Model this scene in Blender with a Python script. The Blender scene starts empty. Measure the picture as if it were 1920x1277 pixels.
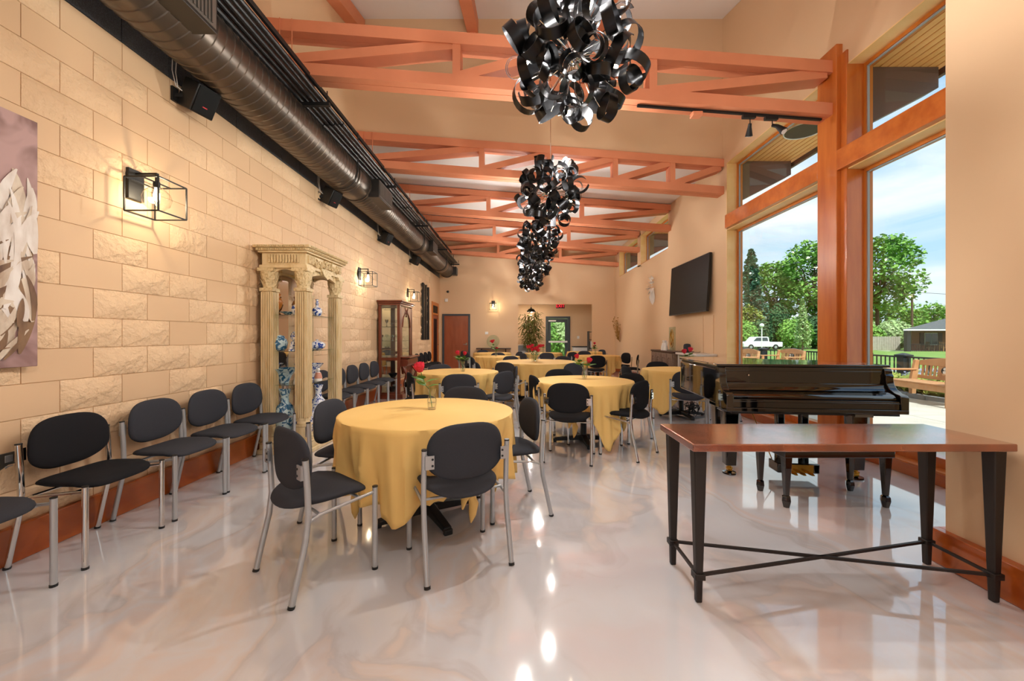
import bpy, bmesh, math, random
from mathutils import Vector, Matrix, Euler
random.seed(7)
PI = math.pi
C = bpy.context.scene.collection
# ------------------------------------------------------------------ camera, sky, sun, exposure
cd = bpy.data.cameras.new('camera'); cam = bpy.data.objects.new('camera', cd); C.objects.link(cam)
cam.location = (0, 0, 1.31); cam.rotation_euler = (PI/2, 0, 0)
cd.sensor_width = 36; cd.lens = 36*754/1920
cd.shift_x = -10/1920; cd.shift_y = -8.5/1920
cd.clip_start = .05; cd.clip_end = 600
sc = bpy.context.scene; sc.camera = cam
sc.view_settings.view_transform = 'Standard'; sc.view_settings.look = 'None'
sc.view_settings.gamma = 1; sc.view_settings.exposure = 0.42
sc.view_settings.use_curve_mapping = False
sc.cycles.max_bounces = 10; sc.cycles.diffuse_bounces = 5; sc.cycles.glossy_bounces = 5
sc.cycles.transparent_max_bounces = 24; sc.cycles.transmission_bounces = 6
sc.cycles.caustics_reflective = False; sc.cycles.caustics_refractive = False
sc.cycles.sample_clamp_indirect = 6
sc.cycles.use_denoising = True

SKY = 1.0
w = bpy.data.worlds.new('sky'); sc.world = w; w.use_nodes = True
nt = w.node_tree; nt.nodes.clear(); N = nt.nodes.new; L = nt.links.new
tc = N('ShaderNodeTexCoord'); sp = N('ShaderNodeSeparateXYZ'); L(tc.outputs['Generated'], sp.inputs[0])
rp = N('ShaderNodeValToRGB'); e = rp.color_ramp.elements
e[0].position = .0; e[0].color = (.62, .80, .93, 1); e[1].position = .9; e[1].color = (.10, .30, .68, 1)
m_ = rp.color_ramp.elements.new(.3); m_.color = (.40, .64, .88, 1)
L(sp.outputs['Z'], rp.inputs[0])
mp = N('ShaderNodeMapping'); mp.inputs['Scale'].default_value = (1.0, 1.0, 4.2); L(tc.outputs['Generated'], mp.inputs[0])
cn = N('ShaderNodeTexNoise'); cn.inputs['Scale'].default_value = 2.6; cn.inputs['Detail'].default_value = 8
cn.inputs['Distortion'].default_value = .5; L(mp.outputs[0], cn.inputs[0])
cr = N('ShaderNodeValToRGB'); cr.color_ramp.elements[0].position = .33; cr.color_ramp.elements[1].position = .56
L(cn.outputs['Fac'], cr.inputs[0])
mx = N('ShaderNodeMix'); mx.data_type = 'RGBA'; mx.inputs[7].default_value = (.93, .95, .97, 1)
L(cr.outputs[0], mx.inputs[0]); L(rp.outputs[0], mx.inputs[6])
bg = N('ShaderNodeBackground'); bg.inputs[1].default_value = SKY; L(mx.outputs[2], bg.inputs[0])
wo = N('ShaderNodeOutputWorld'); L(bg.outputs[0], wo.inputs[0])

sd = bpy.data.lights.new('sun', 'SUN'); sd.energy = 4.4; sd.angle = .02; sd.color = (1, .95, .87)
so = bpy.data.objects.new('sun', sd); C.objects.link(so)
so.rotation_euler = Vector((-.03, -.60, .80)).to_track_quat('Z', 'Y').to_euler()
CH_W = 47.0      # watts per bulb light of the chandeliers
SC_W = 7.0       # wall lanterns

# ------------------------------------------------------------------ materials
def lin(h):
    if isinstance(h, tuple): return h
    v = [int(h[i:i+2], 16)/255 for i in (0, 2, 4)]
    return tuple(x/12.92 if x <= .04045 else ((x+.055)/1.055)**2.4 for x in v)
MATS = {}
def mat(name, col, rough=.5, metal=0, bump=None, var=None, coat=0, emit=None, spec=None, scale=(1,1,1), aniso=0):
    m = bpy.data.materials.new(name); m.use_nodes = True; t = m.node_tree; b = t.nodes['Principled BSDF']
    c = lin(col); b.inputs['Base Color'].default_value = (*c, 1)
    b.inputs['Roughness'].default_value = rough; b.inputs['Metallic'].default_value = metal
    if coat: b.inputs['Coat Weight'].default_value = coat; b.inputs['Coat Roughness'].default_value = .05
    if spec is not None: b.inputs['Specular IOR Level'].default_value = spec
    if emit: b.inputs['Emission Color'].default_value = (*lin(emit[0]), 1); b.inputs['Emission Strength'].default_value = emit[1]
    if bump or var:
        tc = t.nodes.new('ShaderNodeTexCoord'); mp = t.nodes.new('ShaderNodeMapping'); mp.inputs['Scale'].default_value = scale
        t.links.new(tc.outputs['Object'], mp.inputs[0])
    if var:                                    # (scale, second colour, lo, hi)
        n = t.nodes.new('ShaderNodeTexNoise'); n.inputs['Scale'].default_value = var[0]; n.inputs['Detail'].default_value = 5
        t.links.new(mp.outputs[0], n.inputs[0])
        r = t.nodes.new('ShaderNodeValToRGB'); r.color_ramp.elements[0].position = var[2]; r.color_ramp.elements[1].position = var[3]
        r.color_ramp.elements[0].color = (*c, 1); r.color_ramp.elements[1].color = (*lin(var[1]), 1)
        t.links.new(n.outputs['Fac'], r.inputs[0]); t.links.new(r.outputs[0], b.inputs['Base Color'])
    if bump:                                   # (scale, strength, distance)
        n = t.nodes.new('ShaderNodeTexNoise'); n.inputs['Scale'].default_value = bump[0]; n.inputs['Detail'].default_value = 6
        t.links.new(mp.outputs[0], n.inputs[0])
        bb = t.nodes.new('ShaderNodeBump'); bb.inputs['Strength'].default_value = bump[1]; bb.inputs['Distance'].default_value = bump[2]
        t.links.new(n.outputs['Fac'], bb.inputs['Height']); t.links.new(bb.outputs[0], b.inputs['Normal'])
    MATS[name] = m; return m
TAN = 'dab994'
mat('wall_paint', TAN, .75, bump=(220, .08, .002))
mat('block_paint', 'dcba94', .6, bump=(260, .15, .002))
mat('block_rough', 'e6c59e', .55, bump=(20, 1.0, .026))
mat('mortar', 'd6b48c', .7)
mat('black_block', '4a5058', .5, bump=(120, .5, .004), var=(160, '757d88', .45, .75))
mat('ceiling_white', 'e9e6e6', .8)
mat('coral', 'dc8c66', .55, bump=(60, .06, .002), var=(2.5, 'd2835e', .3, .7))
mat('trim_wood', 'b0581d', .28, coat=.5, scale=(.6, 3, 3), var=(3, 'cc7430', .3, .75))
mat('trim_wood_v', 'b0581d', .28, coat=.5, scale=(4, 4, .5), var=(3, 'cc7430', .3, .75))
mat('pale_wood', 'ecc98e', .4, var=(4, 'e2b673', .3, .7))
mat('frame_wood', 'c9772d', .35, scale=(3, 3, .6), var=(3, 'b5651f', .3, .7))
mat('baseboard_wood', 'a84e18', .3, coat=.4, scale=(1, .5, 2), var=(5, 'b35d22', .35, .7))
mat('plank_wood', 'f4b873', .45, scale=(6, .6, 1), var=(4, 'e6a155', .3, .75))
mat('silver', 'b4b7bb', .32, .55)
mat('chrome', 'd8d8d8', .08, 1)
mat('black_plastic', '1a1a1b', .45)
mat('black_fabric', '313238', .9, bump=(900, .5, .001), var=(700, '3e4047', .35, .7), spec=.2)
mat('jet_fabric', '1f1f22', .92, bump=(700, .7, .002), var=(500, '222226', .35, .7), spec=.15)
mat('gold_cloth', 'e3bb70', .75, bump=(500, .08, .001), var=(1.5, 'e8c27a', .3, .7), spec=.25)
mat('cast_iron', '1b1d20', .5)
mat('piano_black', '050505', .04, coat=1)
mat('brass', 'c79a3f', .2, 1)
mat('table_iron', '2b2523', .45, .3)
mat('duct_metal', '5a544e', .33, .85, var=(3, '6a5f55', .3, .7))
mat('duct_dark', '3a3734', .4, .6)
mat('grille_metal', '77736d', .4, .7)
mat('black_steel', '1c1b1b', .5, .3)
mat('beam_steel', '2e2724', .55, .3)
mat('pipe_black', '1e1e20', .35, .4)
mat('ribbon_black', '323234', .3, .9)
mat('bulb_glow', 'fff2d8', .4, emit=('ffe9c4', 12))
mat('filament', 'ffd9a0', .4, emit=('ffc274', 40))
mat('cabinet_ivory', 'd9c39a', .55, bump=(60, .15, .003), var=(22, 'c9ae7e', .4, .7), scale=(1, 1, .25))
mat('ivory_carved', 'd8c195', .55, bump=(45, .9, .012), var=(40, 'a98c5c', .5, .72))
mat('dark_cherry', '5a2412', .3, coat=.4, scale=(2, 2, .5), var=(5, '74341b', .3, .7))
mat('door_wood', '8d4321', .35, coat=.3, scale=(2, 2, .5), var=(4, '9d5230', .3, .7))
mat('door_frame_grey', '3d4147', .5)
mat('mirror', 'e0e0e0', .03, 1)
mat('white_ceramic', 'e8e4df', .25)
mat('screen_black', '0b0b0c', .45, spec=.15)
mat('tv_edge', '0c0c0d', .4)
mat('rose_red', 'c8102e', .55, var=(60, 'e03050', .4, .7))
mat('leaf_green', '5f8f3c', .5, var=(20, '3f6f2c', .4, .7))
mat('stem_green', '4f7a30', .5)
mat('bamboo_leaf', '5a6424', .6, var=(9, '8a8240', .4, .7))
mat('bamboo_stalk', '7b5a30', .6)
mat('grey_plastic', '9aa0a6', .5)
mat('white_plastic', 'e6e4e0', .45)
mat('exit_red', 'd02030', .5, emit=('ff2038', 1.2))
mat('exit_box', '2c2020', .5)
mat('dried_gold', 'a87f3a', .7)
mat('console_dark', '3b1f18', .4)
mat('carved_taupe', '7d6656', .6, bump=(40, .6, .006), var=(30, '6a5346', .4, .7))
mat('marble_grey', 'c9c4c0', .2)
mat('stone_bronze', '6d5a3b', .5, .4, var=(14, '2a241c', .35, .65))
# outdoors
mat('concrete', 'cfcac0', .8, var=(2, 'bdb8ad', .3, .7))
mat('lawn', '7f9e48', .95, var=(.6, '62863a', .3, .7), bump=(8, .6, .05))
mat('asphalt', '8e9298', .9)
mat('bark', '5d4a3a', .9)
mat('leaf_mid', '5d8f3a', .8, var=(.8, '8cb654', .35, .65))
mat('leaf_blue', '3e6a52', .8, var=(.8, '5f8d72', .35, .65))
mat('leaf_dark', '2f5230', .8, var=(.8, '446c3c', .35, .65))
mat('leaf_pale', '8fae6c', .8, var=(1.2, 'b4c994', .35, .65))
mat('leaf_yellow', '9a9a44', .8, var=(1.2, '7f9a46', .35, .65))
mat('lavender', '8f8fb0', .9, var=(9, '8c9c50', .42, .58))
mat('bench_tan', 'b98458', .6, var=(5, 'c59468', .3, .7))
mat('plaque_black', '201d1c', .4)
mat('fence_black', '22262a', .5)
mat('fence_wood', 'b8b2a6', .85, var=(3, 'a59f92', .3, .7))
mat('truck_white', 'e8ecef', .3, coat=.5)
mat('truck_glass', '3c4a55', .1)
mat('tyre', '1a1a1a', .8)
mat('shingle', '4e5457', .9, bump=(8, .5, .05), var=(6, '5c6265', .3, .7))
mat('soffit_dark', '51433c', .6)
mat('white_paint', 'e9ebec', .6)

def special():
    # split floor: glossy poured epoxy with veins
    m = bpy.data.materials.new('epoxy_floor'); m.use_nodes = True; t = m.node_tree; b = t.nodes['Principled BSDF']
    n = t.nodes.new; l = t.links.new
    tc = n('ShaderNodeTexCoord'); mp = n('ShaderNodeMapping'); mp.inputs['Rotation'].default_value = (0, 0, .75)
    mp.inputs['Scale'].default_value = (1, .38, 1); l(tc.outputs['Object'], mp.inputs[0])
    wn = n('ShaderNodeTexNoise'); wn.inputs['Scale'].default_value = .8; wn.inputs['Detail'].default_value = 3; l(tc.outputs['Object'], wn.inputs[0])
    ad = n('ShaderNodeVectorMath'); ad.operation = 'MULTIPLY_ADD'; ad.inputs[1].default_value = (1.6, 1.6, 0)
    l(wn.outputs['Color'], ad.inputs[0]); l(mp.outputs[0], ad.inputs[2])
    n1 = n('ShaderNodeTexNoise'); n1.inputs['Scale'].default_value = .95; n1.inputs['Detail'].default_value = 7; n1.inputs['Distortion'].default_value = 1.1
    l(ad.outputs[0], n1.inputs[0])
    r1 = n('ShaderNodeValToRGB'); el = r1.color_ramp.elements
    el[0].position = .30; el[0].color = (*lin('d6d8de'), 1); el[1].position = .80; el[1].color = (*lin('d4d6dc'), 1)
    for p, c in ((.40, 'd0d2d8'), (.47, 'd0cfd3'), (.50, 'c5c1c3'), (.515, 'd3c8c4'), (.58, 'd5d6dc'), (.63, 'd9cdca'), (.68, 'd4d4da')):
        x = el.new(p); x.color = (*lin(c), 1)
    l(n1.outputs['Fac'], r1.inputs[0])
    n2 = n('ShaderNodeTexNoise'); n2.inputs['Scale'].default_value = .5; n2.inputs['Detail'].default_value = 4; l(ad.outputs[0], n2.inputs[0])
    r2 = n('ShaderNodeValToRGB'); r2.color_ramp.elements[0].position = .52; r2.color_ramp.elements[0].color = (0, 0, 0, 1)
    r2.color_ramp.elements[1].position = .75; r2.color_ramp.elements[1].color = (.8, .8, .8, 1); l(n2.outputs['Fac'], r2.inputs[0])
    mx = n('ShaderNodeMix'); mx.data_type = 'RGBA'; mx.inputs[7].default_value = (*lin('c2bbbc'), 1)
    l(r2.outputs[0], mx.inputs[0]); l(r1.outputs[0], mx.inputs[6]); l(mx.outputs[2], b.inputs['Base Color'])
    b.inputs['Roughness'].default_value = .07; b.inputs['Specular IOR Level'].default_value = .5; b.inputs['Coat Weight'].default_value = 1; b.inputs['Coat Roughness'].default_value = .04; b.inputs['Coat IOR'].default_value = 1.5
    MATS['epoxy_floor'] = m
    # thin glass panes: see-through plus mirror reflection by angle
    for nm, tint, sc_ in (('pane_glass', (.93, .97, .96), 1.0), ('shelf_glass', (.86, .93, .90), 1.2), ('vase_glass', (.975, .985, .98), 1.7)):
        m = bpy.data.materials.new(nm); m.use_nodes = True; t = m.node_tree; t.nodes.clear(); n = t.nodes.new; l = t.links.new
        tr = n('ShaderNodeBsdfTransparent'); tr.inputs[0].default_value = (*tint, 1)
        gl = n('ShaderNodeBsdfGlossy'); gl.inputs['Roughness'].default_value = .01
        fr = n('ShaderNodeFresnel'); ge = n('ShaderNodeNewGeometry'); io = n('ShaderNodeMath'); io.operation = 'MULTIPLY_ADD'
        io.inputs[1].default_value = 1/1.45-1.45; io.inputs[2].default_value = 1.45; l(ge.outputs['Backfacing'], io.inputs[0]); l(io.outputs[0], fr.inputs[0])
        mu = n('ShaderNodeMath'); mu.operation = 'MULTIPLY'; mu.inputs[1].default_value = sc_; mu.use_clamp = True; l(fr.outputs[0], mu.inputs[0])
        ms = n('ShaderNodeMixShader'); l(mu.outputs[0], ms.inputs[0]); l(tr.outputs[0], ms.inputs[1]); l(gl.outputs[0], ms.inputs[2])
        o = n('ShaderNodeOutputMaterial'); l(ms.outputs[0], o.inputs[0]); MATS[nm] = m
    # hammered copper top
    m = bpy.data.materials.new('hammered_copper'); m.use_nodes = True; t = m.node_tree; b = t.nodes['Principled BSDF']; n = t.nodes.new; l = t.links.new
    tc = n('ShaderNodeTexCoord'); v = n('ShaderNodeTexVoronoi'); v.inputs['Scale'].default_value = 95; l(tc.outputs['Object'], v.inputs[0])
    bp = n('ShaderNodeBump'); bp.inputs['Strength'].default_value = .25; bp.inputs['Distance'].default_value = .003
    l(v.outputs['Distance'], bp.inputs['Height']); l(bp.outputs[0], b.inputs['Normal'])
    n1 = n('ShaderNodeTexNoise'); n1.inputs['Scale'].default_value = 5; n1.inputs['Detail'].default_value = 6; l(tc.outputs['Object'], n1.inputs[0])
    r = n('ShaderNodeValToRGB'); r.color_ramp.elements[0].position = .3; r.color_ramp.elements[0].color = (*lin('6b3522'), 1)
    r.color_ramp.elements[1].position = .7; r.color_ramp.elements[1].color = (*lin('b8653f'), 1); l(n1.outputs['Fac'], r.inputs[0])
    l(r.outputs[0], b.inputs['Base Color']); b.inputs['Metallic'].default_value = .5; b.inputs['Roughness'].default_value = .2; b.inputs['Coat IOR'].default_value = 1.9
    b.inputs['Coat Weight'].default_value = 1; b.inputs['Coat Roughness'].default_value = .1; MATS['hammered_copper'] = m
    # blue and white porcelain, in three densities
    for nm, s, lo, c0, c1 in (('porcelain', 22, .50, 'e4e8ee', '23479a'), ('porcelain_teal', 16, .47, 'bcd4da', '2b5f86'), ('porcelain_dense', 34, .47, 'dfe4ec', '1f3c86')):
        m = bpy.data.materials.new(nm); m.use_nodes = True; t = m.node_tree; b = t.nodes['Principled BSDF']; n = t.nodes.new; l = t.links.new
        tc = n('ShaderNodeTexCoord'); n1 = n('ShaderNodeTexNoise'); n1.inputs['Scale'].default_value = s; n1.inputs['Detail'].default_value = 3
        n1.inputs['Distortion'].default_value = 1.4; l(tc.outputs['Object'], n1.inputs[0])
        r = n('ShaderNodeValToRGB'); r.color_ramp.elements[0].position = lo; r.color_ramp.elements[0].color = (*lin(c0), 1)
        r.color_ramp.elements[1].position = lo+.06; r.color_ramp.elements[1].color = (*lin(c1), 1); l(n1.outputs['Fac'], r.inputs[0])
        l(r.outputs[0], b.inputs['Base Color']); b.inputs['Roughness'].default_value = .12; MATS[nm] = m
    # far brick
    m = bpy.data.materials.new('far_brick'); m.use_nodes = True; t = m.node_tree; b = t.nodes['Principled BSDF']; n = t.nodes.new; l = t.links.new
    tc = n('ShaderNodeTexCoord'); br = n('ShaderNodeTexBrick'); br.inputs['Scale'].default_value = 4
    br.inputs['Color1'].default_value = (*lin('8e5a42'), 1); br.inputs['Color2'].default_value = (*lin('7a4a38'), 1); br.inputs['Mortar'].default_value = (*lin('a08f80'), 1)
    mp = n('ShaderNodeMapping'); mp.inputs['Rotation'].default_value = (PI/2, 0, 0)
    l(tc.outputs['Object'], mp.inputs[0]); l(mp.outputs[0], br.inputs[0]); l(br.outputs['Color'], b.inputs['Base Color']); b.inputs['Roughness'].default_value = .9
    MATS['far_brick'] = m
    # painted canvas: print of pale husks on mauve
    m = bpy.data.materials.new('canvas_mauve'); m.use_nodes = True; t = m.node_tree; b = t.nodes['Principled BSDF']; n = t.nodes.new; l = t.links.new
    tc = n('ShaderNodeTexCoord'); n1 = n('ShaderNodeTexNoise'); n1.inputs['Scale'].default_value = 3; n1.inputs['Distortion'].default_value = 2; l(tc.outputs['Object'], n1.inputs[0])
    r = n('ShaderNodeValToRGB'); r.color_ramp.elements[0].position = .35; r.color_ramp.elements[0].color = (*lin('7d5c58'), 1)
    r.color_ramp.elements[1].position = .6; r.color_ramp.elements[1].color = (*lin('b3928f'), 1); l(n1.outputs['Fac'], r.inputs[0]); l(r.outputs[0], b.inputs['Base Color']); b.inputs['Roughness'].default_value = .6
    MATS['canvas_mauve'] = m
special()
mat('amber_glaze', '9a5a1c', .2)
mat('rosy_glaze', 'c98a72', .4)
mat('rose_badge', 'c8282e', .4)
mat('husk_cream', 'd9cbb8', .6, var=(14, 'a98f78', .4, .7), scale=(1, 1, .3))
mat('husk_brown', '8a6a4c', .6, var=(14, '5a3c2a', .4, .7), scale=(1, 1, .3))
mat('husk_white', 'e6e0da', .6, var=(14, 'c3b3a6', .4, .7), scale=(1, 1, .3))

# ------------------------------------------------------------------ mesh helpers
class MB:
    def __init__(s): s.v = []; s.f = []
    def add(s, v, f):
        n = len(s.v); s.v += [tuple(p) for p in v]; s.f += [tuple(i+n for i in q) for q in f]; return s
    def box(s, a, b, M=None):
        x0, y0, z0 = a; x1, y1, z1 = b
        v = [(x0,y0,z0),(x1,y0,z0),(x1,y1,z0),(x0,y1,z0),(x0,y0,z1),(x1,y0,z1),(x1,y1,z1),(x0,y1,z1)]
        if M is not None: v = [M @ Vector(p) for p in v]
        return s.add(v, [(0,3,2,1),(4,5,6,7),(0,1,5,4),(1,2,6,5),(2,3,7,6),(3,0,4,7)])
    def bar(s, p, q, w, h, up=(0,0,1), w2=None, h2=None):
        p = Vector(p); q = Vector(q); d = (q-p).normalized(); u = Vector(up)
        if abs(d.dot(u)) > .98: u = Vector((0,1,0))
        r = d.cross(u).normalized(); u = r.cross(d).normalized()
        w2 = w if w2 is None else w2; h2 = h if h2 is None else h2; v = []
        for c, a, b in ((p, w, h), (q, w2, h2)):
            for sx, sz in ((-1,-1),(1,-1),(1,1),(-1,1)): v.append(c+r*sx*a/2+u*sz*b/2)
        return s.add(v, [(0,1,2,3),(7,6,5,4),(0,4,5,1),(1,5,6,2),(2,6,7,3),(3,7,4,0)])
    def tube(s, pts, r, n=8, cap=True):
        pts = [Vector(p) for p in pts]; v = []; k = len(pts)
        rs = r if isinstance(r, (list, tuple)) else [r]*k
        t0 = (pts[1]-pts[0]).normalized(); u = Vector((0,0,1)) if abs(t0.z) < .9 else Vector((1,0,0))
        for i, p in enumerate(pts):
            t = (pts[min(i+1,k-1)]-pts[max(i-1,0)]).normalized()
            a = (u - t*u.dot(t)).normalized(); b = t.cross(a); u = a
            for j in range(n):
                g = 2*PI*j/n; v.append(p+(a*math.cos(g)+b*math.sin(g))*rs[i])
        f = [(i*n+j, i*n+(j+1)%n, (i+1)*n+(j+1)%n, (i+1)*n+j) for i in range(k-1) for j in range(n)]
        if cap: f += [tuple(range(n-1,-1,-1)), tuple(range((k-1)*n, k*n))]
        return s.add(v, f)
    def lathe(s, prof, n=20, c=(0,0,0), fn=None):
        v = []
        for r, z in prof:
            for j in range(n):
                g = 2*PI*j/n; rr = r*(fn(g, z) if fn else 1); v.append((c[0]+rr*math.cos(g), c[1]+rr*math.sin(g), c[2]+z))
        k = len(prof)
        f = [(i*n+j, i*n+(j+1)%n, (i+1)*n+(j+1)%n, (i+1)*n+j) for i in range(k-1) for j in range(n)]
        f += [tuple(range(n-1,-1,-1)), tuple(range((k-1)*n, k*n))]
        return s.add(v, f)
    def rings(s, rings, cap=True):
        n = len(rings[0]); v = [p for r in rings for p in r]; k = len(rings)
        f = [(i*n+j, i*n+(j+1)%n, (i+1)*n+(j+1)%n, (i+1)*n+j) for i in range(k-1) for j in range(n)]
        if cap: f += [tuple(range(n-1,-1,-1)), tuple(range((k-1)*n, k*n))]
        return s.add(v, f)
    def prism(s, poly, axis, a, b):
        def P(u, v, t): return {'x': (t,u,v), 'y': (u,t,v), 'z': (u,v,t)}[axis]
        n = len(poly); v = [P(u, w_, a) for u, w_ in poly]+[P(u, w_, b) for u, w_ in poly]
        return s.add(v, [tuple(range(n-1,-1,-1)), tuple(range(n, 2*n))]+[(i, (i+1)%n, n+(i+1)%n, n+i) for i in range(n)])
    def ball(s, c, r, n=10, sq=(1,1,1)):
        k = n//2+1; rings = []
        for i in range(k):
            th = PI*(i/(k-1)) if 0 < i < k-1 else (.02 if i == 0 else PI-.02)
            rings.append([(c[0]+r*sq[0]*math.sin(th)*math.cos(2*PI*j/n), c[1]+r*sq[1]*math.sin(th)*math.sin(2*PI*j/n), c[2]-r*sq[2]*math.cos(th)) for j in range(n)])
        return s.rings(rings)
    def mesh(s, name, m, smooth=35):
        me = bpy.data.meshes.new(name); me.from_pydata([tuple(p) for p in s.v], [], s.f)
        bm = bmesh.new(); bm.from_mesh(me); bmesh.ops.recalc_face_normals(bm, faces=bm.faces); bm.to_mesh(me); bm.free()
        me.materials.append(MATS[m])
        if smooth:
            me.polygons.foreach_set('use_smooth', [True]*len(me.polygons)); me.set_sharp_from_angle(angle=math.radians(smooth))
        me.update(); return me
def link(name, me, parent=None, loc=None, rot=None):
    o = bpy.data.objects.new(name, me); C.objects.link(o)
    if parent is not None: o.parent = parent
    if loc is not None: o.location = loc
    if rot is not None: o.rotation_euler = rot
    return o
def obj(name, mb, m, parent=None, loc=None, rot=None, bevel=0, smooth=35, seg=2):
    o = link(name, mb.mesh(name, m, smooth), parent, loc, rot)
    if bevel:
        b = o.modifiers.new('bevel', 'BEVEL'); b.width = bevel; b.segments = seg; b.limit_method = 'ANGLE'; b.angle_limit = .6
    return o
def tag(o, label=None, cat=None, group=None, kind=None):
    if label: o['label'] = label
    if cat: o['category'] = cat
    if group: o['group'] = group
    if kind: o['kind'] = kind
    return o
def thing(name, label, cat, loc=(0,0,0), rz=0, group=None):
    o = bpy.data.objects.new(name, None); C.objects.link(o); o.empty_display_size = .1
    o.location = loc; o.rotation_euler = (0, 0, rz); return tag(o, label, cat, group)
def struct(name, mb, m, bevel=0, loc=None):
    return tag(obj(name, mb, m, bevel=bevel, loc=loc), kind='structure')
def copy_tree(o, parent=None):
    c = o.copy(); C.objects.link(c); c.parent = parent
    for ch in o.children: copy_tree(ch, c)
    return c
def dup(proto, loc, rz, label, group=None, rx=0, ry=0):
    c = copy_tree(proto); c.location = loc; c.rotation_euler = (rx, ry, rz); c['label'] = label
    if group: c['group'] = group
    elif 'group' in c: del c['group']
    return c
def cx(x, y): return x+.00265*y     # small sideways correction of surveyed positions
USED = set()
def place(proto, loc, rz, label, group=None):     # the first call moves the prototype itself
    if proto.name not in USED:
        USED.add(proto.name); proto.location = loc; proto.rotation_euler = (0, 0, rz); tag(proto, label, group=group); return proto
    return dup(proto, loc, rz, label, group)
# ------------------------------------------------------------------ room shell
XL, XR, XN = -2.934, 3.68, 2.46       # left wall, window wall, near right wall
YN, YC, YB = 2.31, 7.22, 15.2         # end of the near wall, cross wall, back wall
def ztr(x): return 4.464-.0765*(x-3.61)       # top of the trusses at x
struct('floor', MB().box((XL-.3, -6.2, -.2), (3.88, 17.6, 0)), 'epoxy_floor')
# left wall: backing plus blocks laid in courses
wl = struct('wall_left', MB().box((-3.3, -6.2, 0), (XL-.006, YB, 3.49)), 'mortar')
CH, BL = .205, .4064
def block_mesh(kind, ln=BL, h=CH):
    g = .0025; b = MB(); y0, y1, z0, z1 = g, ln-g, g, h-g; x0 = -.006
    if kind == 0:
        b.box((x0, y0, z0), (0, y1, z1)); return b
    ny, nz = 6, 3; v = []; f = []
    for i in range(ny+1):
        for k in range(nz+1):
            e = i in (0, ny) or k in (0, nz)
            x = 0 if e else random.uniform(.006, .030)
            v.append((x, y0+(y1-y0)*(i/ny)+(0 if e else random.uniform(-.012, .012)), z0+(z1-z0)*k/nz+(0 if e else random.uniform(-.01, .01))))
    for i in range(ny):
        for k in range(nz):
            a = i*(nz+1)+k; f.append((a, a+nz+1, a+nz+2, a+1))
    b.add(v, f); v2 = [(x0, y0, z0), (x0, y1, z0), (x0, y1, z1), (x0, y0, z1), (0, y0, z0), (0, y1, z0), (0, y1, z1), (0, y0, z1)]
    b.add(v2, [(0,1,5,4),(1,2,6,5),(2,3,7,6),(3,0,4,7)]); return b
smooth_block = block_mesh(0).mesh('concrete_block', 'block_paint', 0)
rough_blocks = [block_mesh(1).mesh('split_face_block', 'block_rough', 60) for _ in range(7)]
rb = random.Random(3); far_s = MB(); far_r = MB(); cells = []
for c in range(17):
    y = 1.42+(c % 2)*BL/2-.06
    while y < 13.6-BL:
        cells.append((y, c, rb.random() < .52)); y += BL
near = sorted(cells)[:300]; nearset = set((y, c) for y, c, r in near)
for y, c, r in cells:
    if (y, c) in nearset:
        me = rb.choice(rough_blocks) if r else smooth_block
        link('split_face_block' if r else 'concrete_block', me, wl, (XL, y, c*CH))
    elif r:
        b = block_mesh(1); far_r.add([(p[0]+XL, p[1]+y, p[2]+c*CH) for p in b.v], b.f)
    else:
        b = block_mesh(0); far_s.add([(p[0]+XL, p[1]+y, p[2]+c*CH) for p in b.v], b.f)
tag(obj('smooth_blocks', far_s, 'block_paint', wl, smooth=0), kind='stuff'); tag(obj('rough_blocks', far_r, 'block_rough', wl, smooth=60), kind='stuff')
obj('plaster_infill', MB().box((XL-.02, 13.5, 0), (XL-.001, YB, 3.49)).box((XL-.02, -6, 0), (XL-.001, 1.3, 3.49)), 'wall_paint', wl)
wu = struct('wall_upper_left', MB().box((-3.3, -6.2, 3.49), (XL-.014, YB, 4.27)), 'black_block')
for i in range(34):
    o = obj('painted_block', MB().box((0, 0, 0), (.014, BL-.008, .76)), 'black_block', wu, (XL-.014, 1.36+i*BL, 3.495)) if i == 0 else link('painted_block', bk.data, wu, (XL-.014, 1.36+i*BL, 3.495))
    if i == 0: bk = o
tag(obj('clerestory_face', MB().box((-3.3, -6.2, 4.27), (XL, YB, 7.4)), 'wall_paint', wu))
# back wall with opening
bw = MB().box((XL-.3, YB, 0), (.03, YB+.16, 5.3)).box((2.84, YB, 0), (3.9, YB+.16, 5.3)).box((.03, YB, 2.51), (2.84, YB+.16, 5.3))
struct('wall_back', bw, 'wall_paint')
# room beyond the opening
ax = MB().box((-.65, YB+.16, 0), (-.5, 17.45, 2.95)).box((3.4, YB+.16, 0), (3.55, 17.45, 2.95))
ax.box((-.65, 17.3, 0), (1.22, 17.45, 2.95)).box((2.27, 17.3, 0), (3.55, 17.45, 2.95)).box((1.22, 17.3, 2.15), (2.27, 17.45, 2.95))
struct('wall_annex', ax, 'wall_paint')
struct('ceiling_annex', MB().box((-.65, YB+.16, 2.8), (3.55, 17.45, 3.0)), 'ceiling_white')
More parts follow.
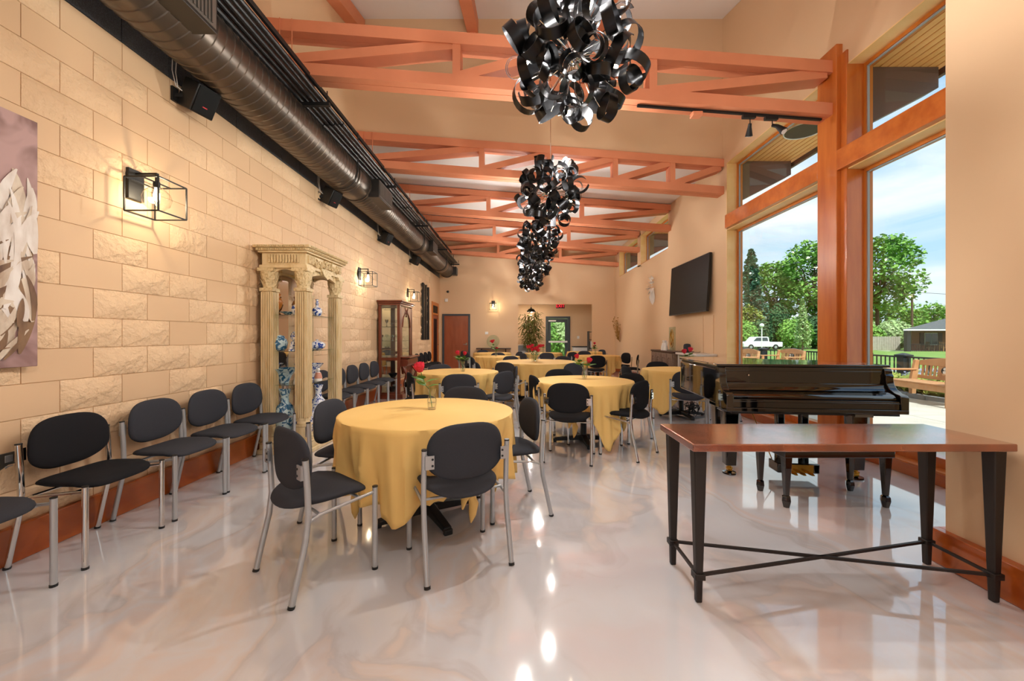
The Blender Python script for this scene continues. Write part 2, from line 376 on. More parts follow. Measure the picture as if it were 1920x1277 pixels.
# cross wall below the raised roof, with a small window
top = 7.03
cw = MB().prism([(XL, ztr(XL)+.02), (-.33, ztr(-.33)+.02), (-.33, top), (XL, top)], 'y', YC, YC+.16)
cw.prism([(-.33, ztr(-.33)+.02), (.28, ztr(.28)+.02), (.28, 6.12), (-.33, 6.12)], 'y', YC, YC+.16)
cw.prism([(-.33, 6.40), (.28, 6.40), (.28, top), (-.33, top)], 'y', YC, YC+.16)
cw.prism([(.28, ztr(.28)+.02), (XR, ztr(XR)+.02), (XR, top), (.28, top)], 'y', YC, YC+.16)
struct('wall_cross', cw, 'wall_paint')
wc = tag(obj('window_3', MB().box((-.36, YC-.02, 6.09), (-.33, YC+.06, 6.43)).box((.28, YC-.02, 6.09), (.31, YC+.06, 6.43)).box((-.33, YC-.02, 6.09), (.28, YC+.06, 6.12)).box((-.33, YC-.02, 6.40), (.28, YC+.06, 6.43)), 'coral'), kind='structure')
obj('pane', MB().box((-.33, YC+.06, 6.12), (.28, YC+.066, 6.40)), 'pane_glass', wc)
# ceilings
s = .28
struct('ceiling', MB().prism([(XL-.4, ztr(XL-.4)+.02), (3.9, ztr(3.9)+.02), (3.9, ztr(3.9)+.22), (XL-.4, ztr(XL-.4)+.22)], 'y', YC+.1, YB+.2), 'ceiling_white')
rf = MB().prism([(-6.3, 5.02), (0, 5.02), (YC+.3, 7.0+.28*.3), (YC+.3, 7.3), (0, 5.22), (-6.3, 5.22)], 'x', XL-.4, 3.95)
struct('ceiling_raised', rf, 'ceiling_white')
# right wall: near solid part, window wall, clerestory windows
nw = MB().box((XN, -6.2, 0), (3.95, YN, 7.4)); struct('wall_near_right', nw, 'wall_paint')
rw = MB().box((XR, YN, 4.35), (3.95, 7.07, 7.4)).box((XR, 7.07, 0), (3.95, 9.8, 7.4)).box((XR, 9.8, 0), (3.95, 14.5, 3.44)).box((XR, 9.8, 4.31), (3.95, 14.5, 5.3))
rw.box((XR, 12.0, 3.4), (3.95, 12.3, 4.4)).box((XR, 14.5, 0), (3.95, YB+.2, 5.3))
struct('wall_right', rw, 'wall_paint')
struct('wall_rear', MB().box((-3.3, -6.4, 0), (-2.6, -6.2, 5.3)).box((2.1, -6.4, 0), (2.6, -6.2, 5.3)).box((-2.6, -6.4, 3.2), (2.1, -6.2, 5.3)), 'wall_paint')
wr = tag(obj('window_rear_added', MB().box((-2.6, -6.38, 0), (-2.5, -6.24, 3.2)).box((2.0, -6.38, 0), (2.1, -6.24, 3.2)).box((-.3, -6.38, 0), (-.2, -6.24, 3.2)).box((-2.5, -6.38, 0), (2.0, -6.24, .1)).box((-2.5, -6.38, 3.1), (2.0, -6.24, 3.2)), 'frame_wood'), kind='structure')  # unseen glazing added behind the camera to let sky light in
obj('pane', MB().box((-2.5, -6.31, .1), (2.0, -6.304, 3.1)), 'pane_glass', wr)
# tall windows: panels of four openings, reveals of pale wood and orange frames
def reveal(name, y0, y1, z0, z1, top_pale=True):
    wd = tag(obj(name, MB().box((XR+.17, y0, z0), (XR+.25, y0+.055, z1)).box((XR+.17, y1-.055, z0), (XR+.25, y1, z1)).box((XR+.17, y0+.055, z0), (XR+.25, y1-.055, z0+.05)).box((XR+.17, y0+.055, z1-.05), (XR+.25, y1-.055, z1)), 'frame_wood'), kind='structure')
    obj('reveal_lining', MB().box((XR-.002, y0, z1-.012), (XR+.17, y1, z1)).box((XR-.002, y1-.012, z0), (XR+.17, y1, z1-.012)).box((XR-.002, y0, z0), (XR+.17, y0+.012, z1-.012)), 'pale_wood' if top_pale else 'frame_wood', wd)
    obj('sill_board', MB().box((XR-.002, y0+.012, z0), (XR+.17, y1-.012, z0+.012)), 'frame_wood', wd)
    gk = .012
    obj('gasket', MB().box((XR+.185, y0+.055, z0+.05), (XR+.205, y0+.055+gk, z1-.05)).box((XR+.185, y1-.055-gk, z0+.05), (XR+.205, y1-.055, z1-.05)).box((XR+.185, y0+.06, z1-.05-gk), (XR+.205, y1-.06, z1-.05)), 'grey_plastic', wd)
    obj('pane', MB().box((XR+.195, y0+.05, z0+.045), (XR+.2, y1-.05, z1-.045)), 'pane_glass', wd); return wd
reveal('window_1', 4.87, 7.07, .11, 3.18); reveal('window_1_upper', 4.87, 7.07, 3.41, 4.35)
reveal('window_2', YN, 4.50, .11, 3.18, True); reveal('window_2_upper', YN, 4.50, 3.41, 4.35, True)
reveal('window_4', 9.8, 12.0, 3.44, 4.31); reveal('window_5', 12.3, 14.5, 3.44, 4.31)
t = tag(obj('trim_1', MB().box((3.61, 4.55, 0), (3.70, 4.84, 4.62)), 'trim_wood_v', bevel=.006), kind='structure')
obj('jamb', MB().box((3.66, 4.47, 0), (3.93, 4.56, 4.5)).box((3.66, 4.83, 0), (3.93, 4.90, 4.5)).box((3.70, 4.5, 0), (3.95, 4.87, 4.5)), 'trim_wood_v', t, bevel=.006)
struct('trim_2', MB().box((3.61, YN, 3.18), (3.93, 4.548, 3.41)), 'trim_wood', .006)
struct('trim_3', MB().box((3.61, 4.842, 3.18), (3.93, 7.0, 3.41)), 'trim_wood', .006)
struct('trim_4', MB().box((XR-.01, YN, 0), (3.93, 4.55, .11)).box((XR-.01, 4.84, 0), (3.93, 7.07, .11)), 'baseboard_wood', .004)
struct('trim_5', MB().box((XR+.13, YN, .11), (XR+.25, 4.5, .21)).box((XR+.13, 4.87, .11), (XR+.25, 7.07, .21)), 'trim_wood', .004)
# baseboards
struct('baseboard_left', MB().box((XL-.01, -6, 0), (XL+.035, 13.6, .21)), 'baseboard_wood', .006)
struct('baseboard_right', MB().box((XR-.03, 7.07, 0), (XR+.01, YB, .2)), 'baseboard_wood', .006)
struct('baseboard_near', MB().box((XN-.05, -6, 0), (XN+.01, YN+.05, .195)).box((XN, YN-.01, 0), (XR, YN+.05, .195)), 'baseboard_wood', .008)
struct('baseboard_back', MB().box((-1.76, YB-.03, 0), (.03, YB+.01, .15)).box((2.84, YB-.03, 0), (3.65, YB+.01, .15)), 'baseboard_wood', .004)
# doors
dr = tag(obj('door_1', MB().box((-2.76, YB-.02, .01), (-1.85, YB+.03, 2.07)), 'door_wood', bevel=.004), kind='structure')
obj('door_frame', MB().box((-2.83, YB-.05, 0), (-2.76, YB+.04, 2.14)).box((-1.85, YB-.05, 0), (-1.78, YB+.04, 2.14)).box((-2.76, YB-.05, 2.07), (-1.85, YB+.04, 2.14)), 'door_frame_grey', dr, bevel=.004)
obj('door_handle', MB().tube([(-1.92, YB-.02, 1.0), (-1.92, YB-.07, 1.0), (-2.04, YB-.07, 1.0)], .011).box((-1.95, YB-.03, .95), (-1.89, YB-.02, 1.05)), 'chrome', dr)
dl = tag(obj('door_2', MB().box((XL-.01, 13.75, 0), (XL+.03, 13.87, 2.5)).box((XL-.01, 14.75, 0), (XL+.03, 14.87, 2.5)).box((XL-.01, 13.87, 2.38), (XL+.03, 14.75, 2.5)).box((XL-.01, 13.87, 2.05), (XL+.03, 14.75, 2.12)), 'frame_wood', bevel=.004), kind='structure')
obj('door_leaf', MB().box((XL+.002, 13.90, .02), (XL+.02, 14.02, 2.04)).box((XL+.002, 14.60, .02), (XL+.02, 14.73, 2.04)).box((XL+.002, 14.02, .02), (XL+.02, 14.60, .22)).box((XL+.002, 14.02, 1.92), (XL+.02, 14.60, 2.04)), 'door_wood', dl)
obj('pane', MB().box((XL+.006, 14.02, .22), (XL+.01, 14.60, 1.92)).box((XL+.006, 13.87, 2.12), (XL+.01, 14.75, 2.38)), 'screen_black', dl)
obj('door_handle', MB().tube([(XL+.02, 14.66, 1.0), (XL+.06, 14.66, 1.0), (XL+.06, 14.55, 1.0)], .011), 'chrome', dl)
d3 = tag(obj('door_3', MB().box((1.32, 17.32, .02), (1.44, 17.37, 2.05)).box((2.05, 17.32, .02), (2.17, 17.37, 2.05)).box((1.44, 17.32, .02), (2.05, 17.37, .14)).box((1.44, 17.32, 1.9), (2.05, 17.37, 2.05)), 'door_frame_grey'), kind='structure')
obj('door_frame', MB().box((1.22, 17.26, 0), (1.31, 17.44, 2.15)).box((2.18, 17.26, 0), (2.27, 17.44, 2.15)).box((1.31, 17.26, 2.06), (2.18, 17.44, 2.15)), 'door_frame_grey', d3)
obj('push_bar', MB().box((1.34, 17.24, 1.02), (2.15, 17.29, 1.10)).box((1.36, 17.29, 1.03), (1.42, 17.33, 1.09)).box((2.07, 17.29, 1.03), (2.13, 17.33, 1.09)), 'white_plastic', d3, bevel=.006)
obj('door_closer', MB().box((1.34, 17.26, 1.93), (1.66, 17.32, 1.99)), 'white_plastic', d3)
obj('pane', MB().box((1.44, 17.34, .14), (2.05, 17.345, 1.9)), 'pane_glass', d3)

# ------------------------------------------------------------------ roof trusses
def truss(y, label, verts_x, pattern):
    t = thing('roof_truss', label, 'truss', (0, 0, 0), 0, None); T = .12; y0, y1 = y-T, y+T
    xl, xr = XL+.002, (3.61 if y < 5 else XR-.002); dz = .62; H = .135
    def zt(x): return ztr(x)
    def quad(xa, za, xb, zb, h, wy=T): return [(xa, za-h), (xb, zb-h), (xb, zb), (xa, za)]
    def chord(nm, off):
        b = MB(); ply = 4
        for k in range(ply):
            ya = y0+(y1-y0)*k/ply+.002; yb = y0+(y1-y0)*(k+1)/ply-.002; dd = (.0, .004, .001, .004)[k]
            b.prism(quad(xl, zt(xl)-off+dd*0, xr, zt(xr)-off, H-dd), 'y', ya, yb)
        b.prism([(xl, zt(xl)-off-H+.02), (xr, zt(xr)-off-H+.02), (xr, zt(xr)-off-.004), (xl, zt(xl)-off-.004)], 'y', y0+.003, y1-.003)
        return obj(nm, b, 'coral', t)
    chord('top_chord', 0); chord('bottom_chord', dz-H)
    for x in verts_x:
        obj('web_post', MB().prism([(x-.045, zt(x)-dz+H-.01), (x+.045, zt(x)-dz+H-.01), (x+.045, zt(x)-H+.01), (x-.045, zt(x)-H+.01)], 'y', y0+.012, y1-.012), 'coral', t)
    xs = [xl]+verts_x+[xr]
    for (a, ea, b_, eb) in pattern:
        xa, xb = xs[a]+(.05 if ea >= 0 else 0), xs[b_]-(.05 if a != b_ else 0)
        za = zt(xa)-(dz-H if ea == 0 else H); zb = zt(xb)-(H if eb == 1 else dz-H)
        d = (.055 if True else 0); dirx, dirz = xb-xa, zb-za; ln = math.hypot(dirx, dirz); nx, nz = -dirz/ln*d, dirx/ln*d
        obj('web_diagonal', MB().prism([(xa-nx, za-nz), (xb-nx, zb-nz), (xb+nx, zb+nz), (xa+nx, za+nz)], 'y', y0+.02, y1-.02), 'coral', t)
    for x in (xl+.22, xl+.36): obj('tie_rod', MB().tube([(x, y0-.012, zt(x)-dz-.02), (x, y0-.012, zt(x)-.005)], .006, 6), 'coral', t)
    return t
RISE = (0, 1)
tlist = [(4.72, 'coral painted wooden truss nearest the camera, ending on the tall wooden window post', [-.70, .43, 1.56]),
 (7.27, 'coral truss against the cream cross wall, with several short panels on its right half', [-.64, .58, 1.75, 2.77]),
 (9.75, 'coral truss just beyond the cream cross wall, third from the camera', [-.70, .43, 1.56]),
 (12.2, 'coral truss meeting the right wall between the two high side windows', [-.70, .43, 1.56]),
 (14.7, 'farthest coral truss, next to the back wall', [-.70, .43, 1.56])]
for y, lb, vx in tlist:
    n = len(vx)
    truss(y, lb, vx, [(i, 0, i+1, 1) for i in range(n+1)])
# purlin beams of the raised roof
def zc(y): return 5.02+(7.0-5.02)*max(y, 0)/YC
for x0, x1, lb in ((XL, XL+.2, 'coral roof beam along the top of the upper left wall'), (-.90, -.70, 'coral roof beam running to the cross wall left of the nearest chandelier'), (1.35, 1.55, 'coral roof beam running to the cross wall behind the nearest chandelier')):
    t = thing('roof_beam', lb, 'beam', ((x0+x1)/2, YC, 0)); t.location = (0, 0, 0)
    obj('timber', MB().prism([(0, zc(0)+.02), (YC+.05, 7.0), (YC+.05, 6.76), (0, zc(0)-.22)], 'x', x0, x1), 'coral', t, bevel=.005)
    if x0 > -2: obj('hanger', MB().box((x0+.05, YC-.06, 6.3), (x1-.03, YC+.055, 6.8)), 'coral', t, bevel=.004)

# ------------------------------------------------------------------ left services: beam, duct, pipes
t = thing('steel_beam', 'long black painted steel I-beam carrying the left ends of the trusses', 'beam', (-2.5, 0, 3.98))
for nm, a, b in (('top_flange', (-.1, 0, .255), (.1, YB-.05, .275)), ('bottom_flange', (-.1, 0, 0), (.1, YB-.05, .02)), ('web', (-.012, 0, .02), (.012, YB-.05, .255))): obj(nm, MB().box(a, b), 'beam_steel', t)
DXc, DZc, DR = -2.56, 3.69, .25
t = thing('spiral_duct', 'large round spiral metal duct running along the top of the block wall', 'duct', (DXc, 0, DZc))
prof = []; y = 0
b = MB(); n = 36; rg = []
while y < 14.6:
    if any(a < y < a+.35 for a in (5.95, 10.1, 13.2)):
        rg.append((y, DR+.006)); y += .35; rg.append((y, DR+.006)); y += .01; continue
    for dy, dr in ((0, 0), (.045, 0), (.05, .006), (.062, .006), (.067, 0)): rg.append((y+dy, DR+dr))
    y += .09
rings = [[(r*math.cos(2*PI*j/n), yy+.02*math.sin(2*PI*j/n), r*math.sin(2*PI*j/n)) for j in range(n)] for yy, r in rg]
rings.append([(.20*math.cos(2*PI*j/n), 14.72, .20*math.sin(2*PI*j/n)) for j in range(n)])
obj('duct_tube', b.rings(rings), 'duct_metal', t, smooth=50)
for i, yy in enumerate((5.9, 6.33, 10.05, 10.48, 13.15, 13.58, 14.6)):
    obj('duct_collar', MB().lathe([(DR-.01, -.012), (DR+.014, -.012), (DR+.014, .012), (DR-.01, .012)], 36), 'duct_metal', t, (0, yy, 0), (PI/2, 0, 0))
    if i % 2 == 0: obj('hanger_strap', MB().tube([((DR+.01)*math.cos(a), yy-.1, (DR+.01)*math.sin(a)) for a in [PI*(-1.0+.09*k) for k in range(12)]]+[((DR+.01), yy-.1, .55)], .008, 4), 'black_steel', t)
for y0, y1, lb in ((1.9, 2.95, 'open mesh grille box'), (6.4, 7.08, None), (10.5, 11.08, None), (14.5, 14.8, None)):
    d = obj('diffuser_box', MB().box((.10, y0, -.17), (.36, y1, .12)), 'duct_dark', t, bevel=.005)
    obj('grille_frame', MB().box((.36, y0+.02, -.15), (.366, y1-.02, .1)), 'grille_metal', d)
    k = max(3, int((y1-y0)/.035)); vb = MB()
    for i in range(k): vb.box((.366, y0+.04+(y1-y0-.08)*i/k, -.13), (.378, y0+.04+(y1-y0-.08)*i/k+.012, .08))
    obj('louvre_vanes', vb, 'grille_metal', d)
for i, (x, z, r) in enumerate(((-2.38, 3.90, .028), (-2.31, 3.90, .022), (-2.25, 3.905, .028), (-2.19, 3.90, .018), (-2.14, 3.905, .022), (-2.28, 4.0, .02))):
    p = MB().tube([(0, 0, 0), (0, 14.3, 0)], r, 10)
    for yy in (1.6, 4.9, 8.1, 11.4): p.tube([(0, yy, 0), (0, yy+.09, 0)], r*1.25, 10)
    tag(obj('service_pipe', p, 'pipe_black', loc=(x, 0, z)), 'long thin black service pipe, one of the bundle beside the round duct', 'pipe', 'black service pipes beside the duct')
tag(obj('cable_rail', MB().bar((-2.4, 0, 4.30), (-2.36, 14.4, 4.30), .03, .05), 'black_steel'), 'thin black rail along the top edge of the steel beam', 'rail')
for y, hl in ((1.9, 'under the pipes beside the nearest duct grille box'), (4.42, 'just before the nearest truss'), (6.85, 'just before the truss at the cross wall'), (9.3, 'just before the third truss'), (11.85, 'just before the fourth truss'), (14.3, 'nearest the back wall')):
    h = thing('trapeze_hanger', 'black strut hanger holding the pipe bundle, '+hl, 'hanger', (0, y, 0), 0, 'trapeze hangers under the pipes')
    obj('strut', MB().box((-2.46, -.02, 3.835), (-2.06, .02, 3.872)), 'black_steel', h)
    obj('hanger_rod', MB().tube([(-2.44, 0, 3.84), (-2.44, 0, 3.98)], .007, 6), 'black_steel', h); obj('hanger_rod', MB().tube([(-2.09, 0, 3.84), (-2.09, 0, 4.0)], .007, 6), 'black_steel', h)
# wall speakers
def speaker(y, label):
    t = thing('wall_speaker', label, 'speaker', (XL, y, 3.36))
    obj('bracket', MB().box((0, -.03, -.05), (.02, .03, .07)).bar((.01, 0, 0), (.12, .04, .02), .03, .03), 'black_steel', t)
    b = MB(); M = Matrix.Translation((.155, .09, .02)) @ Euler((0, .50, -.25)).to_matrix().to_4x4()
    c = obj('speaker_cabinet', MB().box((-.10, -.10, -.12), (.08, .10, .12)), 'black_plastic', t, bevel=.008); c.matrix_local = M
    g = obj('speaker_grille', MB().box((.082, -.09, -.11), (.09, .09, .11)), 'screen_black', t, bevel=.004); g.matrix_local = M
    q = obj('badge', MB().box((.0905, -.02, -.05), (.092, .02, -.042)), 'exit_red', g); q.data = q.data.copy(); q.data.materials[0] = MATS['rose_badge']
    w_ = obj('cable', MB().tube([(.01, -.02, .32), (.015, -.03, .2), (.03, -.01, .08), (.10, .03, .02)], .004, 5).tube([(.01, .02, .32), (.02, .0, .2), (.03, .01, .08), (.10, .05, .02)], .004, 5), 'white_plastic', t)
for y, l in ((3.43, 'black wall speaker nearest the camera, above the first lantern'), (5.92, 'black wall speaker second from the camera, beyond the first lantern'), (8.43, 'black wall speaker third from the camera, above the second lantern'), (10.9, 'black wall speaker farthest from the camera, above the third lantern')): speaker(y, l)

# ------------------------------------------------------------------ lanterns
def lantern(label, loc, rz):
    t = thing('wall_lantern', label, 'lamp', loc, rz)     # local +x points away from the wall
    obj('back_plate', MB().box((0, -.065, -.03), (.028, .065, .20)), 'black_steel', t, bevel=.004)
    obj('arm', MB().bar((.02, 0, .17), (.19, 0, .17), .022, .014).bar((.18, 0, .175), (.18, 0, .10), .014, .014).tube([(.18, 0, .11), (.18, 0, .065)], .022, 10), 'black_steel', t)
    cg = MB(); a0, a1, h0, h1, q = .055, .305, -.145, .105, .125; e = .009
    for x in (a0, a1):
        for yy in (-q, q): cg.box((x-e/2, yy-e/2, h0), (x+e/2, yy+e/2, h1))
        for z in (h0, h1): cg.box((x-e/2, -q, z-e/2), (x+e/2, q, z+e/2))
    for yy in (-q, q):
        for z in (h0, h1): cg.box((a0, yy-e/2, z-e/2), (a1, yy+e/2, z+e/2))
    cg.box((.175, -q, h1-e/2), (.185, q, h1+e/2))
    obj('cage', cg, 'black_steel', t)
    obj('glass_globe', MB().lathe([(.03, .07), (.05, .055), (.085, .02), (.095, -.02), (.08, -.07), (.045, -.1), (.01, -.11)], 20, (.18, 0, 0)), 'vase_glass', t, smooth=80)
    obj('bulb', MB().lathe([(.012, .065), (.014, .04), (.022, .01), (.02, -.02), (.004, -.04)], 10, (.18, 0, 0)), 'bulb_glow', t, smooth=80)
    ld = bpy.data.lights.new('lamp_light', 'POINT'); ld.energy = SC_W; ld.color = (1, .80, .52); ld.shadow_soft_size = .02
    lo = bpy.data.objects.new('lamp_light', ld); C.objects.link(lo); lo.parent = t; lo.location = (.18, .03, -.005)
lantern('open cage wall lantern nearest the camera, beside the canvas painting', (XL, 3.07, 2.375), 0)
lantern('cage lantern on the block wall just beyond the ivory column cabinet', (XL, 7.42, 2.375), 0)
lantern('cage lantern on the block wall above the dark curio cabinet', (XL, 10.72, 2.375), 0)
lantern('cage lantern on the plain back wall above the round glass plate', (-.907, YB, 2.43), -PI/2)

# ------------------------------------------------------------------ chandeliers of curled black ribbon
def ribbon(turns, rho, wd, pitch):
    b = MB(); n = int(22*turns); rg = []
    for i in range(n+1):
        a = 2*PI*turns*i/n; r = rho*(1-.22*i/n); th = .0012; yy = pitch*i/n
        ca, sa = math.cos(a), math.sin(a); h = wd/2*(.55+.45*math.sin(PI*min(1, (i+1)/(n*.12), (n-i+1)/(n*.12))/2))
        rg.append([((r-th)*ca, yy-h, (r-th)*sa), ((r+th)*ca, yy-h, (r+th)*sa), ((r+th)*ca, yy+h, (r+th)*sa), ((r-th)*ca, yy+h, (r-th)*sa)])
    return b.rings(rg).mesh('ribbon', 'ribbon_black', 40)
RIB = [ribbon(1.1, .095, .068, .03), ribbon(1.5, .082, .064, .06), ribbon(.85, .12, .070, .03), ribbon(1.8, .074, .058, .09)]
rodb = MB(); rr = random.Random(5)
def fib(k, n): 
    z = 1-2*(k+.5)/n; a = k*2.399963; q = math.sqrt(1-z*z); return Vector((q*math.cos(a), q*math.sin(a), z))
for k in range(46): d = fib(k, 46); rodb.tube([d*.04, d*.36], .0028, 5)
rod_me = rodb.mesh('support_rods', 'chrome')
hub_me = MB().ball((0,0,0), .055, 14).tube([(0,0,.05), (0,0,.11)], .018, 10).mesh('hub', 'chrome')
bulb_me = MB().lathe([(.004, .0), (.011, .004), (.011, .035), (.007, .045)], 8).mesh('bulb', 'bulb_glow', 80)
sock_me = MB().lathe([(.008, -.06), (.009, 0)], 8).mesh('socket', 'chrome', 80)
def chandelier(loc, ztop, label, power=1.0, seed=1):
    R = random.Random(seed); t = thing('ribbon_chandelier', label, 'chandelier', loc)
    link('hub', hub_me, t); link('support_rods', rod_me, t)
    obj('cable', MB().tube([(0,0,.1), (0,0,ztop-loc[2]-.03)], .004, 6), 'chrome', t)
    obj('canopy', MB().lathe([(.07, -.035), (.075, -.03), (.075, 0)], 20), 'chrome', t, (0, 0, ztop-loc[2]))
    nb = 7; bd = [fib(k, nb) for k in range(nb)]
    n = 60
    for k in range(n):
        d = fib(k, n); d = (d+Vector((R.uniform(-.12,.12), R.uniform(-.12,.12), R.uniform(-.12,.12)))).normalized()
        p = d*R.uniform(.30, .40); q = Euler((R.uniform(0, 6.28), R.uniform(0, 6.28), R.uniform(0, 6.28)))
        link('ribbon', RIB[R.randrange(4)], t, p, q)
    for k, d in enumerate(bd):
        d = (d+Vector((.1, -.1, 0))).normalized(); q = d.to_track_quat('Z', 'Y').to_euler(); p = d*.31
        link('socket', sock_me, t, p, q); link('bulb', bulb_me, t, p, q)
        if k in (0, 2, 4, 6) or nb < 5:
            ld = bpy.data.lights.new('bulb_light', 'POINT'); ld.energy = CH_W*power; ld.color = (1, .97, .91); ld.shadow_soft_size = .015
            lo = bpy.data.objects.new('bulb_light', ld); C.objects.link(lo); lo.parent = t; lo.location = p+d*.07
    return t
CX = .43
for i, (y, lb) in enumerate(((2.68, 'huge black curled ribbon chandelier nearest the camera'), (5.2, 'black curled ribbon chandelier second from the camera, hanging before the cross wall'),
        (7.85, 'black curled ribbon chandelier third from the camera'), (10.4, 'black ribbon chandelier fourth from the camera, mostly behind the third'), (12.9, 'black ribbon chandelier farthest away, lowest in the picture'))):
    chandelier((CX-(.0 if i else .055), y, 3.17), zc(y) if y < YC else ztr(CX)+.02, lb, 1.0, i+1)
for i, y in enumerate((.1, -2.6, -5.0)):  # out-of-view chandeliers added to brighten the foreground
    chandelier((CX, y, 3.3 if y > 0 else 3.17), 5.02+(zc(.1)-5.02 if y > 0 else 0), ('unseen ribbon chandelier above the camera, added to light the foreground', 'unseen ribbon chandelier behind the camera, added to light the foreground', 'unseen ribbon chandelier farthest behind the camera, added to light the foreground')[i], .70, 11+i)
# annex pendant
t = thing('dome_pendant', 'black dome pendant lamp hanging above the bamboo plant', 'lamp', (.56, 16.3, 2.28))
obj('shade', MB().lathe([(.17, 0), (.165, .05), (.11, .12), (.03, .15), (.02, .2)], 20), 'black_plastic', t); obj('cord', MB().tube([(0,0,.19), (0,0,.52)], .005, 6), 'black_plastic', t)
obj('bulb', MB().ball((0,0,.02), .05, 10), 'bulb_glow', t)
ld = bpy.data.lights.new('annex_light', 'POINT'); ld.energy = 32; ld.color = (1, .85, .68); ld.shadow_soft_size = .05
lo = bpy.data.objects.new('annex_light', ld); C.objects.link(lo); lo.parent = t; lo.location = (0, 0, -.06)
# track light under the first truss
t = thing('track_light', 'black track light with two small spot heads under the nearest truss', 'light', (0, 4.70, 0))
def zb(x): return ztr(x)-.62
obj('track', MB().bar((1.4, 0, zb(1.4)-.012), (3.55, 0, zb(3.55)-.012), .03, .022), 'black_steel', t)
for x, dx, dy in ((2.72, .02, .06), (2.98, .07, -.10)):
    h = obj('spot_head', MB().box((x-.09, -.02, zb(x)-.06), (x+.06, .02, zb(x)-.024)).tube([(x, 0, zb(x)-.05), (x, 0, zb(x)-.13)], .006, 6).tube([(x, 0, zb(x)-.12), (x+dx*.4, dy*.4, zb(x)-.15), (x+dx, dy, zb(x)-.24)], [.018, .022, .042], 12), 'black_steel', t)
    obj('spot_lens', MB().tube([(x+dx, dy, zb(x)-.24), (x+dx*1.02, dy*1.03, zb(x)-.243)], .034, 12), 'white_plastic', h)
tag(obj('detector_box', MB().box((-.06, -.05, -.05), (.06, .05, 0)), 'coral', loc=(2.1, 4.72, zb(2.1)-.03), bevel=.01), 'small coral painted box under the nearest truss, right of the big chandelier', 'box')
# ------------------------------------------------------------------ stacking chairs
def sup(a, n): c, s_ = math.cos(a), math.sin(a); return math.copysign(abs(c)**(2/n), c), math.copysign(abs(s_)**(2/n), s_)
def seat_mb():
    b = MB(); n = 36; rg = []
    for sc_, z in ((.70, -.020), (.90, -.016), (.985, -.004), (1.0, .004), (.985, .014), (.93, .022), (.78, .029), (.5, .033), (.2, .034)):
        r = []
        for j in range(n):
            a = 2*PI*j/n; x, y = sup(a, 4.6 if math.sin(a) > 0 else 2.4)
            wx = .222 if math.sin(a) > 0 else .222; hy = .205 if y > 0 else .225
            px, py = x*wx*sc_, y*hy*sc_
            bend = -.020*max(0, (py-.10)/.1)**2 + .25*px*px*(1 if py < .1 else .4) - .02*max(0, (-py-.12)/.1)
            r.append((px, py+.0, .452+z+bend))
        rg.append(r)
    return b.rings(rg)
def back_mb():
    b = MB(); n = 44; rg = []
    for sc_, t in ((.6, -.012), (.9, -.011), (.985, -.005), (1.0, .004), (.98, .013), (.9, .021), (.65, .026), (.3, .028)):
        r = []
        for j in range(n):
            a = 2*PI*j/n; s_ = math.sin(a); x, z = sup(a, 3.0 if s_ > 0 else 2.9)
            w_ = .226; h = .190 if s_ > 0 else .125
            if s_ < 0: x *= 1-.22*abs(z)**2
            px, pz = x*w_*sc_, z*h*sc_
            r.append((px, -.172+t+.62*px*px-.05*(pz)*.6, .635+pz))
        rg.append(r)
    return b.rings(rg)
def chair_proto(frame, fabric, thick=0):
    t = thing('stacking_chair', 'x', 'chair')
    obj('seat', seat_mb(), fabric, t, smooth=70); obj('backrest', back_mb(), fabric, t, smooth=70)
    for sx in (-1, 1):
        x = .243*sx
        l = obj('leg', MB().tube([(x, -.235, .004), (x, -.20, .16), (x, -.168, .30), (x, -.155, .42), (x, -.16, .55), (x, -.17, .700)], .0150, 10), frame, t, smooth=60)
        obj('end_cap', MB().tube([(x, -.236, 0), (x, -.232, .014)], .0170, 10).tube([(x, -.17, .698), (x, -.1705, .706)], .0153, 10), 'black_plastic', l)
        l = obj('leg', MB().tube([(x, .205, .004), (x, .205, .462)], .0150, 10), frame, t, smooth=60)
        obj('end_cap', MB().tube([(x, .205, 0), (x, .205, .014)], .0170, 10).tube([(x, .205, .461), (x, .205, .468)], .0153, 10), 'black_plastic', l)
        obj('side_rail', MB().tube([(x, .20, .435), (x*.98, .10, .425), (x*.98, -.10, .405), (x, -.16, .385)], .009, 8), frame, t, smooth=60)
        bk = obj('back_bracket', MB().box((min(x, x*.80), -.192, .60), (max(x, x*.80), -.186, .672)).box((min(x*.93, x*1.0), -.19, .60), (max(x*.93, x*1.0), -.165, .672)), frame, t)
        obj('bolt', MB().tube([(x*.84, -.196, .653), (x*.84, -.191, .653)], .006, 8).tube([(x*.84, -.196, .619), (x*.84, -.191, .619)], .006, 8), 'cast_iron', bk)
    obj('seat_rail', MB().tube([(-.24, .12, .422), (.24, .12, .422)], .008, 8).tube([(-.24, -.10, .41), (.24, -.10, .41)], .008, 8), frame, t, smooth=60)
    return t
P_S = chair_proto('silver', 'black_fabric'); P_C = chair_proto('chrome', 'jet_fabric')
def toward(x, y, tx, ty): return math.atan2(-(tx-x), ty-y)
T = [(-.66, 2.95), (.81, 5.0), (-.93, 6.22), (.41, 8.65), (-.57, 10.8), (-.85, 13.05), (.80, 13.0), (2.23, 11.3), (2.30, 14.0), (2.68, 6.62)]
D = math.radians
WALLG = 'chairs along the block wall'
